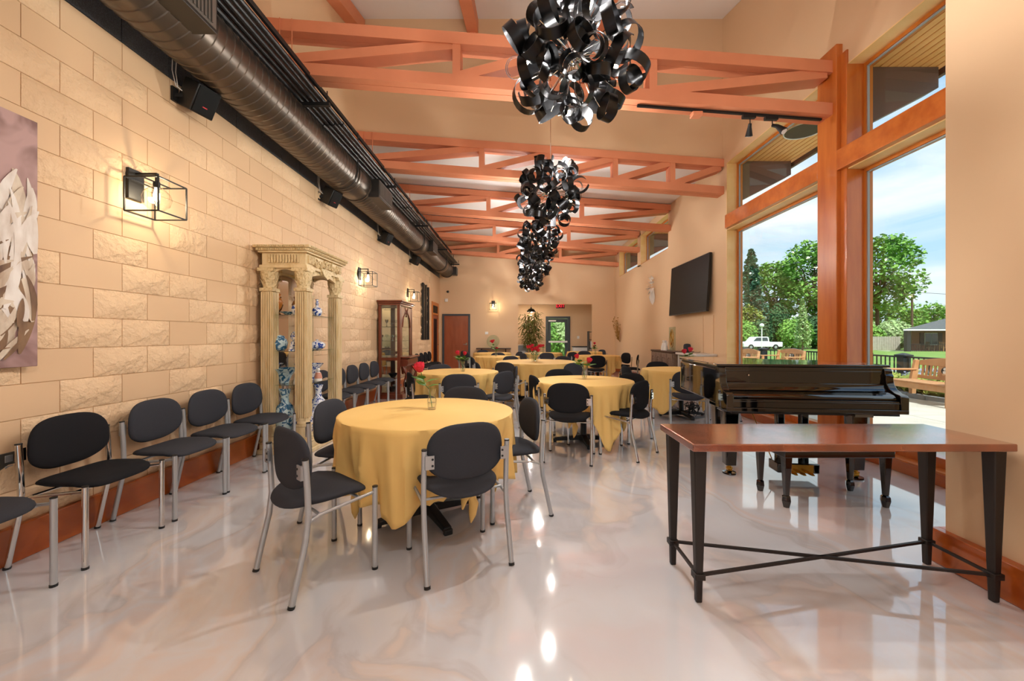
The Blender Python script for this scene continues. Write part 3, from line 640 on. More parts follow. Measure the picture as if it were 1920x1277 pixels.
ch = [
 # x, y, heading (deg or table index), kind, label, z
 (-.362, 2.40, 27, 'S', 'black chair seen from behind at the near side of the nearest gold table'),
 (-1.125, 2.263, -40, 'S', 'black silver-legged chair left of the nearest gold table, nearest the camera'),
 (-1.28, 3.04, -95, 'S', 'black chair left of the nearest gold table, before the ivory column cabinet'),
 (-.056, 3.09, 107, 'S', 'black chair turned in from the right side of the nearest gold table'),
 (-.53, 3.70, ('T', 0), 'S', 'black chair on the far side of the nearest gold table, only its back top showing'),
 (.55, 4.32, -14, 'C', 'black chrome-legged chair seen from behind at the near side of the second gold table'),
 (1.222, 4.49, 48, 'C', 'black chrome-legged chair right of the second gold table, nearest the copper-topped table'),
 (1.364, 5.19, 125, 'C', 'black chair at the far right of the second gold table, behind another chair'),
 (.63, 5.74, ('T', 1), 'C', 'black chair on the far side of the second gold table, only its back top showing'),
 (.34, 5.02, -75, 'C', 'black chair seen edge-on at the left side of the second gold table'),
 (-.315, 5.66, 53, 'S', 'black silver-legged chair at the right of the third gold table, turned away'),
 (-.20, 6.45, 95, 'S', 'black chair behind the turned-away chair at the right of the third gold table'),
 (-.18, 7.60, -29, 'S', 'black chair at the near left of the big table with the red bouquet'),
 (-.785, 5.32, 8, 'S', 'black chair seen from behind at the near side of the third gold table'),
 (-1.31, 5.45, -65, 'C', 'black chair left of the third gold table, before the dark curio cabinet'),
 (-1.28, 6.80, ('T', 2), 'S', 'black chair on the far left side of the third gold table'),
 (.95, 7.45, ('T', 3), 'S', 'black chair at the near right of the big table with the red bouquet'),
 (-.12, 9.65, ('T', 3), 'S', 'black chair on the far left side of the big table with the red bouquet'),
 (1.0, 9.6, ('T', 3), 'S', 'black chair on the far right side of the big table with the red bouquet'),
 (-.70, 7.70, -58, 'S', 'lowest black chair of the stack behind the pair of roses', 0),
 (-.80, 7.75, -58, 'S', 'middle black chair of the stack behind the pair of roses', .10),
 (-.90, 7.80, -58, 'S', 'topmost black chair of the stack behind the pair of roses', .20),
 (-.60, 11.7, ('T', 4), 'S', 'black chair on the far side of the gold table with the red lily'),
 (-.02, 11.3, ('T', 4), 'S', 'black chair on the far right of the gold table with the red lily'),
 (.82, 11.9, ('T', 6), 'S', 'black chair before the gold table nearest the glass exit door'),
 (1.52, 12.35, 70, 'S', 'black chair right of the gold table nearest the glass exit door'),
 (1.72, 12.0, ('T', 7), 'S', 'black chair on the far left side of the gold table by the right wall'),
 (1.96, 10.2, 0, 'C', 'black chair seen from behind at the gold table by the right wall'),
 (2.98, 11.6, ('T', 7), 'C', 'black chair at the far right of the gold table by the right wall'),
 (2.95, 10.5, 72, 'C', 'black chair seen edge-on at the near right of the gold table by the right wall'),
 (2.15, 12.9, 185, 'S', 'black chair behind the single rose of the gold table by the right wall'),
 (2.85, 14.3, ('T', 8), 'S', 'black chair farthest right, beside the opening in the back wall'),
 (-1.2, 13.9, ('T', 5), 'S', 'black chair farthest back below the wall console'),
 (-.10, 12.6, ('T', 5), 'S', 'black chair right of the farthest left gold table'),
 (2.64, 7.48, ('T', 9), 'C', 'black chair on the far side of the gold table beside the piano'),
 (2.42, 5.72, -20, 'S', 'black silver-legged chair at the near side of the gold table beside the piano'),
 (1.92, 6.62, -85, 'C', 'black chair edge-on at the left side of the gold table beside the piano'),
 (3.25, 6.45, ('T', 9), 'S', 'black chair behind the piano near the window wall'),
 (-2.63, 1.86, -90, 'S', 'black silver-legged chair cut by the left picture edge, along the block wall'),
 (-2.63, 2.50, -90, 'C', 'black chair with shiny chrome legs and a thick seat, below the canvas painting'),
 (-2.63, 3.09, -90, 'S', 'black silver-legged chair against the block wall, next to the chrome-legged one'),
 (-2.63, 3.61, -90, 'S', 'middle of the three silver-legged wall chairs left of the ivory column cabinet'),
 (-2.63, 4.13, -90, 'S', 'black wall chair directly beside the ivory column cabinet, on its near side'),
 (-2.62, 5.70, -90, 'S', 'black wall chair seen through the glass shelves of the ivory column cabinet'),
 (-2.62, 6.22, -90, 'S', 'black wall chair first past the ivory column cabinet'),
 (-2.62, 6.74, -90, 'S', 'black wall chair second past the ivory column cabinet'),
 (-2.62, 7.26, -90, 'S', 'black wall chair third past the ivory column cabinet'),
 (-2.62, 7.78, -90, 'S', 'black wall chair directly before the dark curio cabinet'),
 (-2.62, 11.1, -90, 'C', 'first black wall chair past the dark curio cabinet'),
 (-2.62, 11.62, -90, 'C', 'second black wall chair past the dark curio cabinet'),
 (-2.62, 12.14, -90, 'C', 'third black wall chair past the dark curio cabinet'),
 (-2.62, 12.66, -90, 'C', 'fourth black wall chair past the dark curio cabinet, nearest the corner door')]
for x, y, h, k, lb, *zz in ch:
    px = cx(x, y) if x > -2.5 else x
    rz = D(h) if not isinstance(h, tuple) else toward(px, y, *T[h[1]])
    place(P_S if k == 'S' else P_C, (px, y, zz[0] if zz else 0), rz, lb, WALLG if x < -2.5 else 'stacking chairs around the gold tables')

# ------------------------------------------------------------------ round tables and cloths
def table_proto():
    t = thing('pedestal_table', 'x', 'table')
    obj('tabletop', MB().lathe([(.595, 0), (.60, .005), (.60, .025), (.595, .03)], 40, (0, 0, .722)), 'door_wood', t)
    obj('pedestal', MB().lathe([(.05, .05), (.038, .07), (.038, .69), (.12, .70), (.12, .722)], 16), 'cast_iron', t)
    b = MB()
    for k in range(4):
        a = k*PI/2; d = Vector((math.cos(a), math.sin(a), 0)); b.bar(d*.02+Vector((0,0,.06)), d*.36+Vector((0,0,.032)), .075, .06, w2=.055, h2=.035)
        b.bar(d*.34+Vector((0,0,.02)), d*.375+Vector((0,0,.02)), .06, .04)
    b.lathe([(.07, .02), (.07, .07), (.045, .09)], 16)
    obj('cross_base', b, 'cast_iron', t, bevel=.008); return t
P_T = table_proto()
BIG = None
def cloth(loc, R, base, drops, seed, label, knots=()):
    q = random.Random(seed); n = 150; m = 16; H = .762; v = []; f = []
    ph = [q.uniform(0, 6.28) for _ in range(6)]
    def hang(a):
        h = base+.02*math.sin(3*a+ph[0])+.012*math.sin(7*a+ph[1])
        for ang, e, w_ in drops:
            d = (a-D(ang)+PI) % (2*PI)-PI; h += e*math.exp(-(d/w_)**2)
        return h
    rs = (.0, .3, .6, .85, .96, .99)
    b = MB(); rg = []
    for r in rs[1:]:
        rg.append([(R*r*math.cos(2*PI*j/n), R*r*math.sin(2*PI*j/n), H+(.0008*math.sin(9*j*2*PI/n+r*7))) for j in range(n)])
    for i in range(m+1):
        s_ = i/m; row = []
        for j in range(n):
            a = 2*PI*j/n; hg = hang(a); dd = 0
            for ang, e, w_ in drops:
                d = (a-D(ang)+PI) % (2*PI)-PI; dd += (e > .1)*math.exp(-(d/(w_*1.1))**2)
            fold = 2.0*(.020*math.sin(17*a+ph[2]+1.5*math.sin(3*a+ph[4]))+.012*math.sin(29*a+ph[3]+s_*1.3)+.012*math.sin(41*a+ph[5]-s_*2))*(.25+s_)*(1-.55*min(1, dd))*min(1, s_*3)
            rr = R+.008+.012*min(1, s_*6)+fold-.10*s_*(1-dd)*(hg/.45)*.55+.02*dd*s_
            z = H-.004-hg*s_ if i else H-.003
            row.append((rr*math.cos(a), rr*math.sin(a), max(z, .03)))
        rg.append(row)
    b.rings(rg, cap=False); k0 = len(b.v); b.v.append((0, 0, H)); b.f += [(k0, (j+1) % n, j) for j in range(n)]
    o = obj('tablecloth', b, 'gold_cloth', None, loc, smooth=75); tag(o, label, 'tablecloth', 'gold cloths on the round tables')
    sm = o.modifiers.new('thickness', 'SOLIDIFY'); sm.thickness = .002
    for ang, z in knots:
        a = D(ang); r = R-.10; c = Vector((r*math.cos(a), r*math.sin(a), z)); kb = MB()
        kb.ball(c, .042, 12, (1, 1, .8)).ball(c+Vector((.01, .012, .012)), .034, 10, (1.1, .7, .9))
        t_ = Vector((math.cos(a+1.4), math.sin(a+1.4), 0))
        kb.tube([c+Vector((0,0,-.01)), c+t_*.02+Vector((0,0,-.08)), c+t_*.01+Vector((0,0,-.15)), c+t_*.0+Vector((0,0,-.20))], [.022, .032, .024, .004], 8)
        kb.tube([c, c-t_*.05+Vector((0,0,-.04)), c-t_*.06+Vector((0,0,-.10))], [.02, .024, .006], 8)
        kb.tube([c+Vector((0,0,.02)), c+Vector((math.cos(a)*.05, math.sin(a)*.05, .13))], [.03, .05], 8)
        obj('tied_corner', kb, 'gold_cloth', o, smooth=70)
    return o
td = [
 (0, .61, .43, [(-96, .11, .18), (-150, .04, .3), (30, .08, .4)], 'nearest the camera, one corner hanging down', [(-146, .30), (-46, .31), (20, .3)], 33),
 (1, .60, .32, [(-73, .38, .21), (130, .3, .25)], 'second from the camera, with a long narrow corner', [(-112, .36), (-30, .38)], 2),
 (2, .61, .42, [(-30, .0, .3), (-100, .1, .3)], 'third from the camera, left of the middle', [(-40, .34)], 10),
 (3, .88, .60, [], 'big one in the middle with the red bouquet', [], 20),
 (4, .60, .42, [], 'with the red lily before the wall console', [], 0),
 (5, .60, .4, [], 'farthest left, below the wall console', [], 0),
 (6, .60, .4, [], 'farthest in the middle, before the bamboo plant', [], 0),
 (7, .60, .34, [(-75, .35, .25), (-140, .1, .2)], 'nearest the dried branch ornament', [], 0),
 (8, .60, .4, [], 'farthest right, by the back opening', [], 0),
 (9, .61, .34, [(-138, .32, .33), (60, .2, .3)], 'beside the piano', [(-75, .36)], 5)]
for i, R, base, drops, lb, kn, rot in td:
    x, y = T[i]; x = cx(x, y)
    if i == 3:
        t = thing('pedestal_table', 'large round pedestal table under the middle gold cloth with the bouquet', 'table', (x, y, 0), 0, 'pedestal tables')
        obj('tabletop', MB().lathe([(.87, 0), (.875, .03)], 40, (0, 0, .725)), 'door_wood', t); obj('pedestal', MB().lathe([(.06, .05), (.045, .07), (.045, .69), (.2, .725)], 16), 'cast_iron', t)
        b = MB()
        for k in range(4): a = k*PI/2+.5; b.bar((0, 0, .05), (math.cos(a)*.5, math.sin(a)*.5, .03), .07, .05)
        obj('cross_base', b, 'cast_iron', t)
    else: place(P_T, (x, y, 0), D(rot), 'cross-based table under the gold cloth '+lb, 'pedestal tables')
    cloth((x, y, 0), R, base, drops, i+1, 'gold tablecloth '+lb, kn)

# ------------------------------------------------------------------ flowers in glass vases
def vase_mb(): return MB().lathe([(.028, 0), (.031, .01), (.036, .045), (.034, .07), (.023, .105), (.030, .145), (.034, .152), (.031, .15), (.020, .106), (.031, .07), (.033, .045), (.026, .012), (.005, .010)], 20)
def flower_head(t, c, d, r, lily=False):
    d = Vector(d).normalized(); M = d.to_track_quat('Z', 'Y').to_matrix(); k = MB()
    h = MB()
    for ly, (n, rr, hh, tilt) in enumerate(((3, .32, 1.75, .0), (4, .55, 1.65, .05), (5, .72, 1.45, .18)) if not lily else ((3, .5, 1.6, .5), (3, .7, 1.4, 1.1))):
        for j in range(n):
            a0 = 2*PI*j/n+ly*.7; v = []; f = []
            for iu in range(5):
                for iv in range(5):
                    u = (iu/4-.5)*2*PI/n*1.35; vv = iv/4; ra = r*rr*(.45+.75*math.sin(vv*PI*.55))+r*tilt*vv*vv*.5; wz = math.cos((iu/4-.5)*PI)**.5 if 0 < iu < 4 else 0
                    z = r*hh*vv*(.8+.2*wz)
                    v.append(Vector(c)+M @ Vector((ra*math.cos(a0+u*(1-.2*vv)), ra*math.sin(a0+u*(1-.2*vv)), z)))
            for iu in range(4):
                for iv in range(4): a = iu*5+iv; f.append((a, a+1, a+6, a+5))
            h.add(v, f)
    obj('petals', h, 'rose_red', t, smooth=80)
def leaf(b, p, d, ln, wd):
    p = Vector(p); d = Vector(d).normalized(); s_ = d.cross(Vector((0,0,1)))
    if s_.length < .1: s_ = Vector((1,0,0))
    s_.normalize(); up = s_.cross(d)
    b.add([p, p+d*ln*.3+s_*wd*.45, p+d*ln*.65+s_*wd*.4-up*ln*.03, p+d*ln-up*ln*.12, p+d*ln*.65-s_*wd*.4-up*ln*.03, p+d*ln*.3-s_*wd*.45, p+d*ln*.5+up*ln*.05], [(0,1,6),(1,2,6),(2,3,6),(3,4,6),(4,5,6),(5,0,6)])
def bouquet(x, y, stems, label, lily=False, z=.764):
    x = cx(x, y); t = thing('rose_vase' if not lily else 'lily_vase', label, 'vase', (x, y, z))
    obj('glass', vase_mb(), 'vase_glass', t, smooth=60)
    obj('water', MB().lathe([(.024, .012), (.030, .045), (.0295, .05)], 16), 'vase_glass', t)
    for (hx, hy, hz, r) in stems:
        pts = [(0, 0, .015), (hx*.25, hy*.25, .15), (hx*.6, hy*.6, hz*.65), (hx, hy, hz)]
        st = obj('stem', MB().tube(pts, .0028, 5), 'stem_green', t)
        lf = MB(); q = random.Random(int(hz*1000))
        for k in range(6):
            fz = .16+(hz-.2)*(k/6); fx = hx*fz/hz; a = k*2.2; leaf(lf, (fx, hy*fz/hz, fz), (math.cos(a), math.sin(a)*.7, .35), .12, .07)
        obj('leaves', lf, 'leaf_green', st, smooth=0)
        flower_head(t, (hx, hy, hz), (hx, hy, hz*.9), r*1.55, lily)
G = None
bouquet(-.645, 3.0, [(-.085, .01, .275, .030)], 'slim glass vase with one leaning red rose on the nearest gold table')
bouquet(.845, 5.15, [(-.085, 0, .26, .022), (.05, -.02, .205, .026)], 'glass vase with two red roses on the second gold table')
bouquet(-.855, 6.2, [(-.075, 0, .26, .024), (.025, 0, .25, .022)], 'glass vase with two red roses on the third gold table')
bouquet(-.60, 10.8, [(-.09, 0, .36, .035), (.02, 0, .20, .02)], 'small glass vase with a red lily on the table before the console', True)
bouquet(2.24, 11.7, [(-.02, 0, .30, .026), (-.03, .04, .22, .02)], 'small glass vase with a red rose on the gold table by the right wall')
bouquet(.80, 13.0, [(.0, 0, .20, .03)], 'small glass vase on the farthest middle gold table')
bouquet(2.66, 6.35, [(-.035, 0, .27, .027), (.05, 0, .30, .027)], 'glass vase with two red roses showing over the piano corner')
x = cx(.35, 8.6); t = thing('bouquet_vase', 'round glass vase full of red roses on the big middle table', 'vase', (x, 8.6, .764))
obj('glass', MB().lathe([(.06, 0), (.075, .03), (.08, .09), (.07, .14), (.078, .15), (.066, .14), (.075, .09), (.07, .03), (.01, .01)], 20), 'vase_glass', t, smooth=60)
lf = MB(); q = random.Random(4)
for k in range(12):
    a = k*2.4; rr = .04+.008*k; hz = .26+.05*math.sin(k*1.7); p = (rr*math.cos(a)*1.3, rr*math.sin(a), hz)
    obj('stem', MB().tube([(p[0]*.2, p[1]*.2, .02), (p[0]*.5, p[1]*.5, .15), p], .003, 5), 'stem_green', t); flower_head(t, p, (p[0], p[1], .45), .040)
    for j in range(3): leaf(lf, (p[0]*.7, p[1]*.7, .14+.03*j), (math.cos(a+j), math.sin(a+j), .4), .08, .04)
obj('leaves', lf, 'leaf_green', t, smooth=0)

# ------------------------------------------------------------------ copper topped console table
t = thing('console_table', 'long hammered copper topped table on black tapered legs in the right foreground', 'table', (0, 0, 0))
obj('tabletop', MB().box((.845, 1.93, .752), (2.405, 2.385, .790)), 'hammered_copper', t, bevel=.006, seg=3)
for x, y in ((.893, 1.985), (.893, 2.31), (2.352, 1.985), (2.352, 2.31)):
    l = obj('leg', MB().bar((x, y, .753), (x, y, 0), .062, .062, up=(0, 1, 0), w2=.030, h2=.030), 'table_iron', t, bevel=.006)
    obj('collar', MB().box((x-.026, y-.026, .115), (x+.026, y+.026, .145)), 'table_iron', l, bevel=.003)
for p, q_ in (((.893, 1.985), (2.352, 2.31)), ((.893, 2.31), (2.352, 1.985)), ((.893, 1.985), (.893, 2.31)), ((2.352, 1.985), (2.352, 2.31))):
    obj('stretcher', MB().bar((*p, .13), (*q_, .13), .014, .014), 'table_iron', t)

# ------------------------------------------------------------------ grand piano
PR = D(-6); t = thing('grand_piano', 'black polished baby grand piano with closed lid beside the windows', 'piano', (1.775, 3.40, 0), PR)
W = 1.40
def outline(o=0, y0=.20):
    pts = [(-o, y0), (-o, 1.30)]+[(.16-(.16+o)*math.cos(a), 1.30+(.16+o)*math.sin(a)) for a in [PI/2*k/6 for k in range(1, 7)]]
    pts += [(.42, 1.46+o), (.52+o, 1.43+o*.5), (.60+o, 1.36), (.68+o, 1.22), (.78+o, 1.08), (.92+o, .98+o), (1.10, .93+o), (1.26+o, .88+o), (1.36+o, .80), (W+o, .68), (W+o, y0)]
    return pts
obj('case_rim', MB().prism(outline(), 'z', .70, 1.015), 'piano_black', t, bevel=.012)
obj('lid', MB().prism(outline(.012, .42), 'z', 1.036, 1.06), 'piano_black', t, bevel=.006)
obj('lid_flap', MB().box((-.012, .195, 1.036), (W+.012, .414, 1.06)), 'piano_black', t, bevel=.006)
obj('lid_liner', MB().prism(outline(-.015, .24), 'z', 1.014, 1.037), 'black_plastic', t)
prof_ = [(.0, .70), (.0, .81), (.02, .825), (.07, .835), (.115, .86), (.145, .90), (.155, .945), (.15, .97), (.165, .985), (.165, 1.005), (.18, 1.03), (.25, 1.03), (.25, .70)]
for x0 in (-.005, W-.055): obj('arm', MB().prism(prof_, 'x', x0, x0+.06), 'piano_black', t, bevel=.004)
obj('keybed', MB().box((-.005, .0, .672), (W+.005, .40, .705)), 'piano_black', t, bevel=.004)
obj('key_slip', MB().box((.055, .012, .705), (W-.055, .035, .775)).box((.055, .005, .752), (W-.055, .03, .762)), 'piano_black', t, bevel=.003)
obj('fallboard', MB().prism([(.03, .775), (.025, .80), (.05, .815), (.12, .84), (.155, .87), (.165, .90), (.19, .90), (.19, .775)], 'x', .055, W-.055), 'piano_black', t, bevel=.006, smooth=60)
obj('music_shelf', MB().box((.055, .185, .895), (W-.055, .20, 1.034)).box((.055, .178, 1.0), (W-.055, .186, 1.006)), 'piano_black', t, bevel=.002)
obj('lock', MB().tube([(.25, .175, .965), (.25, .186, .965)], .007, 10), 'chrome', t)
obj('bottom_frame', MB().box((.06, .06, .645), (W-.02, .30, .673)).box((.45, .3, .62), (.95, 1.2, .70)), 'black_plastic', t)
obj('socket_strip', MB().box((1.03, .045, .635), (1.17, .09, .66)), 'grille_metal', t)
for (x, y) in ((.20, .46), (1.30, .44), (.42, 1.30)):
    l = obj('leg', MB().box((x-.085, y-.085, .60), (x+.085, y+.085, .70)).bar((x, y, .60), (x, y, .085), .13, .13, up=(0,1,0), w2=.095, h2=.095), 'piano_black', t, bevel=.008)
    obj('caster', MB().tube([(x, y, .09), (x, y, .05)], .016, 10).tube([(x-.018, y, .034), (x+.018, y, .034)], .022, 14).tube([(x, y, .062), (x, y, .05)], .03, 12), 'brass', l)
    obj('caster_cup', MB().lathe([(.05, 0), (.062, .004), (.060, .016), (.045, .012), (.02, .012)], 20, (x, y, 0)), 'piano_black', l)
ly = obj('pedal_lyre', MB().box((.61, .42, .14), (.68, .48, .66)).box((.82, .42, .14), (.89, .48, .66)).box((.57, .33, .06), (.93, .50, .15)).box((.58, .40, .62), (.92, .52, .70)), 'piano_black', t, bevel=.01)
obj('brass_plate', MB().box((.63, .322, .068), (.87, .331, .142)), 'brass', ly)
for k in range(3): obj('pedal', MB().prism([(.665+.07*k, .33), (.695+.07*k, .33), (.70+.07*k, .27), (.69+.07*k, .235), (.67+.07*k, .235), (.66+.07*k, .27)], 'z', .072, .082), 'brass', ly, bevel=.002)
obj('lyre_brace', MB().tube([(.60, .45, .10), (.50, .75, .62)], .005, 6).tube([(.90, .45, .10), (.98, .75, .62)], .005, 6), 'brass', ly)
obj('trap_rod', MB().tube([(.66, .45, .15), (.66, .45, .62)], .004, 6).tube([(.84, .45, .15), (.84, .45, .62)], .004, 6), 'brass', ly)
# bench
t = thing('piano_bench', 'black piano bench with tapered spade-footed legs, seen beneath the copper table', 'bench', (0, 0, 0))
obj('seat_box', MB().box((2.02, 3.04, .385), (2.86, 3.46, .455)), 'piano_black', t, bevel=.006)
obj('seat_pad', MB().box((2.03, 3.05, .455), (2.85, 3.45, .49)), 'black_plastic', t, bevel=.012)
for x, y in ((2.06, 3.08), (2.82, 3.08), (2.06, 3.41), (2.82, 3.41)):
    l = obj('leg', MB().bar((x, y, .387), (x, y, .09), .058, .058, up=(0,1,0), w2=.032, h2=.032), 'piano_black', t, bevel=.004)
    obj('spade_foot', MB().lathe([(.020, .09), (.031, .08), (.034, .05), (.022, 0)], 6, (x, y, 0)), 'piano_black', l, smooth=0)
# tangled cord below the far table
b = MB(); q = random.Random(8)
pts = [Vector((q.uniform(-.11, .11), q.uniform(-.06, .06), q.uniform(.03, .26))) for _ in range(46)]
sm_ = []
for i in range(len(pts)-3):
    for u in (0, .25, .5, .75):
        a, b1, c_, d_ = pts[i:i+4]; sm_.append(.5*((2*b1)+(-a+c_)*u+(2*a-5*b1+4*c_-d_)*u*u+(-a+3*b1-3*c_+d_)*u**3))
b.tube(sm_, .006, 5); b.tube([(0, 0, .15), (-.03, 0, .35), (-.02, 0, .62)], .005, 5)
tag(obj('cord_coil', b, 'black_plastic', loc=(2.80, 6.45, 0), smooth=60), 'tangled black cord hanging below the gold table beside the piano', 'cord')
# ------------------------------------------------------------------ ivory column cabinet
X0, X1, Y0, Y1 = -2.86, -2.33, 4.45, 5.38
t = thing('display_cabinet', 'tall ivory display cabinet with fluted columns, full of blue and white china', 'cabinet', ((X0+X1)/2, (Y0+Y1)/2, 0))
bx, by = (X0+X1)/2, (Y0+Y1)/2
def cb(a, b): return MB().box((a[0]-bx, a[1]-by, a[2]), (b[0]-bx, b[1]-by, b[2]))
obj('plinth', cb((X0-.02, Y0-.02, 0), (X1+.03, Y1+.03, .05)).box((X0-bx, Y0-by, .05), (X1+.01-bx, Y1+.01-by, .12)).box((X0-.01-bx, Y0-.01-by, .12), (X1+.02-bx, Y1+.02-by, .14)), 'cabinet_ivory', t, bevel=.008)
obj('base_shelf', cb((X0+.02, Y0+.02, .14), (X1-.02, Y1-.02, .17)), 'cabinet_ivory', t)
for i, (x, y) in enumerate(((X0+.075, Y0+.075), (X1-.075, Y0+.075), (X0+.075, Y1-.075), (X1-.075, Y1-.075))):
    lx, ly_ = x-bx, y-by
    cm = MB().box((lx-.054, ly_-.054, .36), (lx+.054, ly_+.054, 1.83))
    for k in range(5):
        u = -.048+.024*k
        cm.box((lx+u-.007, ly_-.068, .40), (lx+u+.007, ly_+.068, 1.80)).box((lx-.068, ly_+u-.007, .40), (lx+.068, ly_+u+.007, 1.80))
    c = obj('column', cm, 'cabinet_ivory', t, smooth=20)
    obj('column_base', MB().box((lx-.072, ly_-.072, .14), (lx+.072, ly_+.072, .19)).box((lx-.062, ly_-.062, .19), (lx+.062, ly_+.062, .30)).box((lx-.07, ly_-.07, .30), (lx+.07, ly_+.07, .325)).lathe([(.066, .325), (.07, .335), (.066, .35), (.06, .36), (.064, .40)], 20, (lx, ly_, 0)), 'cabinet_ivory', c, bevel=.005)
    cp = MB().box((lx-.072, ly_-.072, 1.81), (lx+.072, ly_+.072, 1.845)).lathe([(.066, 1.82), (.066, 1.86), (.068, 1.90), (.080, 1.97), (.094, 2.03)], 24, (lx, ly_, 0)).box((lx-.088, ly_-.088, 2.03), (lx+.088, ly_+.088, 2.065))
    for ring, (z, n_, r0, h) in enumerate(((1.86, 8, .062, .085), (1.91, 8, .066, .10))):
        for k in range(n_):
            a = 2*PI*(k+.5*ring)/n_; d = Vector((math.cos(a), math.sin(a), 0)); s_ = Vector((-math.sin(a), math.cos(a), 0)); p = Vector((lx, ly_, z))+d*r0
            cp.add([p-s_*.012, p+s_*.012, p+s_*.019+d*.008+Vector((0,0,h*.6)), p+s_*.008+d*.030+Vector((0,0,h)), p-s_*.008+d*.030+Vector((0,0,h)), p-s_*.019+d*.008+Vector((0,0,h*.6)), p+d*.018+Vector((0,0,h*.5))], [(0,1,6),(1,2,6),(2,3,6),(3,4,6),(4,5,6),(5,0,6)])
    obj('acanthus_capital', cp, 'ivory_carved', c, smooth=30)
ent = cb((X0, Y0, 2.065), (X1, Y1, 2.10)).box((X0+.02-bx, Y0+.02-by, 2.10), (X1-.02-bx, Y1-.02-by, 2.235)).box((X0-.01-bx, Y0-.01-by, 2.235), (X1+.01-bx, Y1+.01-by, 2.255)).box((X0-.025-bx, Y0-.025-by, 2.255), (X1+.03-bx, Y1+.03-by, 2.285)).box((X0-.045-bx, Y0-.045-by, 2.285), (X1+.05-bx, Y1+.05-by, 2.315))
obj('entablature', ent, 'cabinet_ivory', t, bevel=.005)
fl = MB(); k = 0
for i in range(11): fl.box((X0+.10+i*.032-bx, Y0+.004-by, 2.125), (X0+.118+i*.032-bx, Y0+.022-by, 2.215))
for i in range(5): fl.box((X1-.022-bx, Y0+.06+i*.028-by, 2.125), (X1-.002-bx, Y0+.075+i*.028-by, 2.215)); fl.box((X1-.022-bx, Y1-.06-i*.028-by, 2.125), (X1-.002-bx, Y1-.045-i*.028-by, 2.215))
tag(obj('fluted_frieze', fl, 'ivory_carved', t, smooth=0), kind='stuff')
eg = MB()
for zz, o_ in ((2.27, .028), (2.30, .048)):
    for i in range(22): eg.ball((X0-.0+(X1-X0)*i/21-bx, Y0-o_-by, zz), .012, 6)
    for i in range(36): eg.ball((X1+o_+.004-bx, Y0+(Y1-Y0)*i/35-by, zz), .012, 6)
obj('egg_moulding', eg, 'ivory_carved', t, smooth=60)
# arches between columns
def arch(u0, u1, zlow, ztop, sag=.07):
    p = [(u0, ztop), (u0, zlow)]
    for k in range(13): u = u0+(u1-u0)*k/12; p.append((u, zlow+sag*math.sin(PI*k/12)))
    return p+[(u1, ztop)]
for y in (Y0+.03, Y1-.06): obj('arched_rail', MB().prism(arch(X0+.10-bx, X1-.10-bx, 1.985, 2.066), 'y', y-by, y+.03-by), 'cabinet_ivory', t)
for x in (X0+.03, X1-.06): obj('arched_rail', MB().prism(arch(Y0+.10-by, Y1-.10-by, 1.97, 2.066), 'x', x-bx, x+.03-bx), 'cabinet_ivory', t)
sc_ = MB(); q = random.Random(9)
for s_ in (-1, 1):
    for k in range(3):
        cyy, r0 = s_*(.06+.095*k), .05-.006*k; pts = []
        for j in range(26): a = j*.42*s_+PI*(k % 2); rr = r0*(1-j/30); pts.append((X1+.008-bx, cyy+rr*math.cos(a), 2.16-.01*k+rr*math.sin(a)*1.0))
        sc_.tube(pts, [.011*(1-j/36) for j in range(26)], 6)
for k in range(9): a = PI*k/8; sc_.ball((X1+.012-bx, .035*math.cos(a), 2.13+.07*math.sin(a)), .016, 6)
for s_ in (-1, 1):
    for k in range(7): leaf(sc_, (X1+.012-bx, s_*(.05+.04*k), 2.12+.05*math.sin(k*1.6)), (.05, s_*math.cos(k*1.4), math.sin(k*1.4)), .05, .03)
sc_.prism([(-.16, 2.11), (-.08, 2.03), (0, 1.995), (.08, 2.03), (.16, 2.11)], 'x', X1-.02-bx, X1+.012-bx)
obj('carved_scroll', sc_, 'ivory_carved', t, smooth=50)
obj('mirror_back', cb((X0+.02, Y0+.14, .18), (X0+.03, Y0+.52, 1.98)), 'mirror', t)
SH = (.76, 1.14, 1.55)
for z in SH: obj('glass_shelf', cb((X0+.04, Y0+.05, z-.008), (X1-.06, Y1-.05, z)), 'shelf_glass', t)
def china(nm, prof, m, x, y, z, label, cat='vase', n=20, extra=None, grp='blue and white china in the ivory cabinet', fn=None):
    o = obj(nm, MB().lathe(prof, n, fn=fn), m, None, (x, y, z), smooth=60); tag(o, label, cat, grp); return o
J = [(.03, 0), (.045, .01), (.06, .06), (.05, .10), (.018, .12), (.014, .15), (.024, .165), (.014, .18), (.016, .21), (.020, .215)]
china('bottle_vase', J, 'porcelain', -2.52, 4.60, 1.552, 'slim blue and white double gourd bottle on the top glass shelf, between the near columns')
china('bottle_vase', J, 'porcelain', -2.50, 5.02, 1.552, 'slim blue and white double gourd bottle on the top glass shelf, at the front right')
china('small_plate', [(.02, 0), (.05, .02), (.085, .035), (.08, .038), (.02, .012)], 'porcelain_teal', -2.66, 4.66, 1.552, 'small blue bowl lying at the left of the top glass shelf', 'bowl')
for y, s_, l in ((4.95, 1, 'amber brown footed jar on the top glass shelf behind the column'), (4.62, .9, 'amber brown footed jar at the left end of the top glass shelf')):
    china('footed_jar', [(.035*s_, 0), (.05, .01), (.02, .04), (.05, .08), (.07, .14), (.05, .19), (.04, .20), (.05, .24)], 'amber_glaze' if 'amber_glaze' in MATS else 'brass', -2.70 if s_ == 1 else -2.77, y, 1.552, l, 'jar')
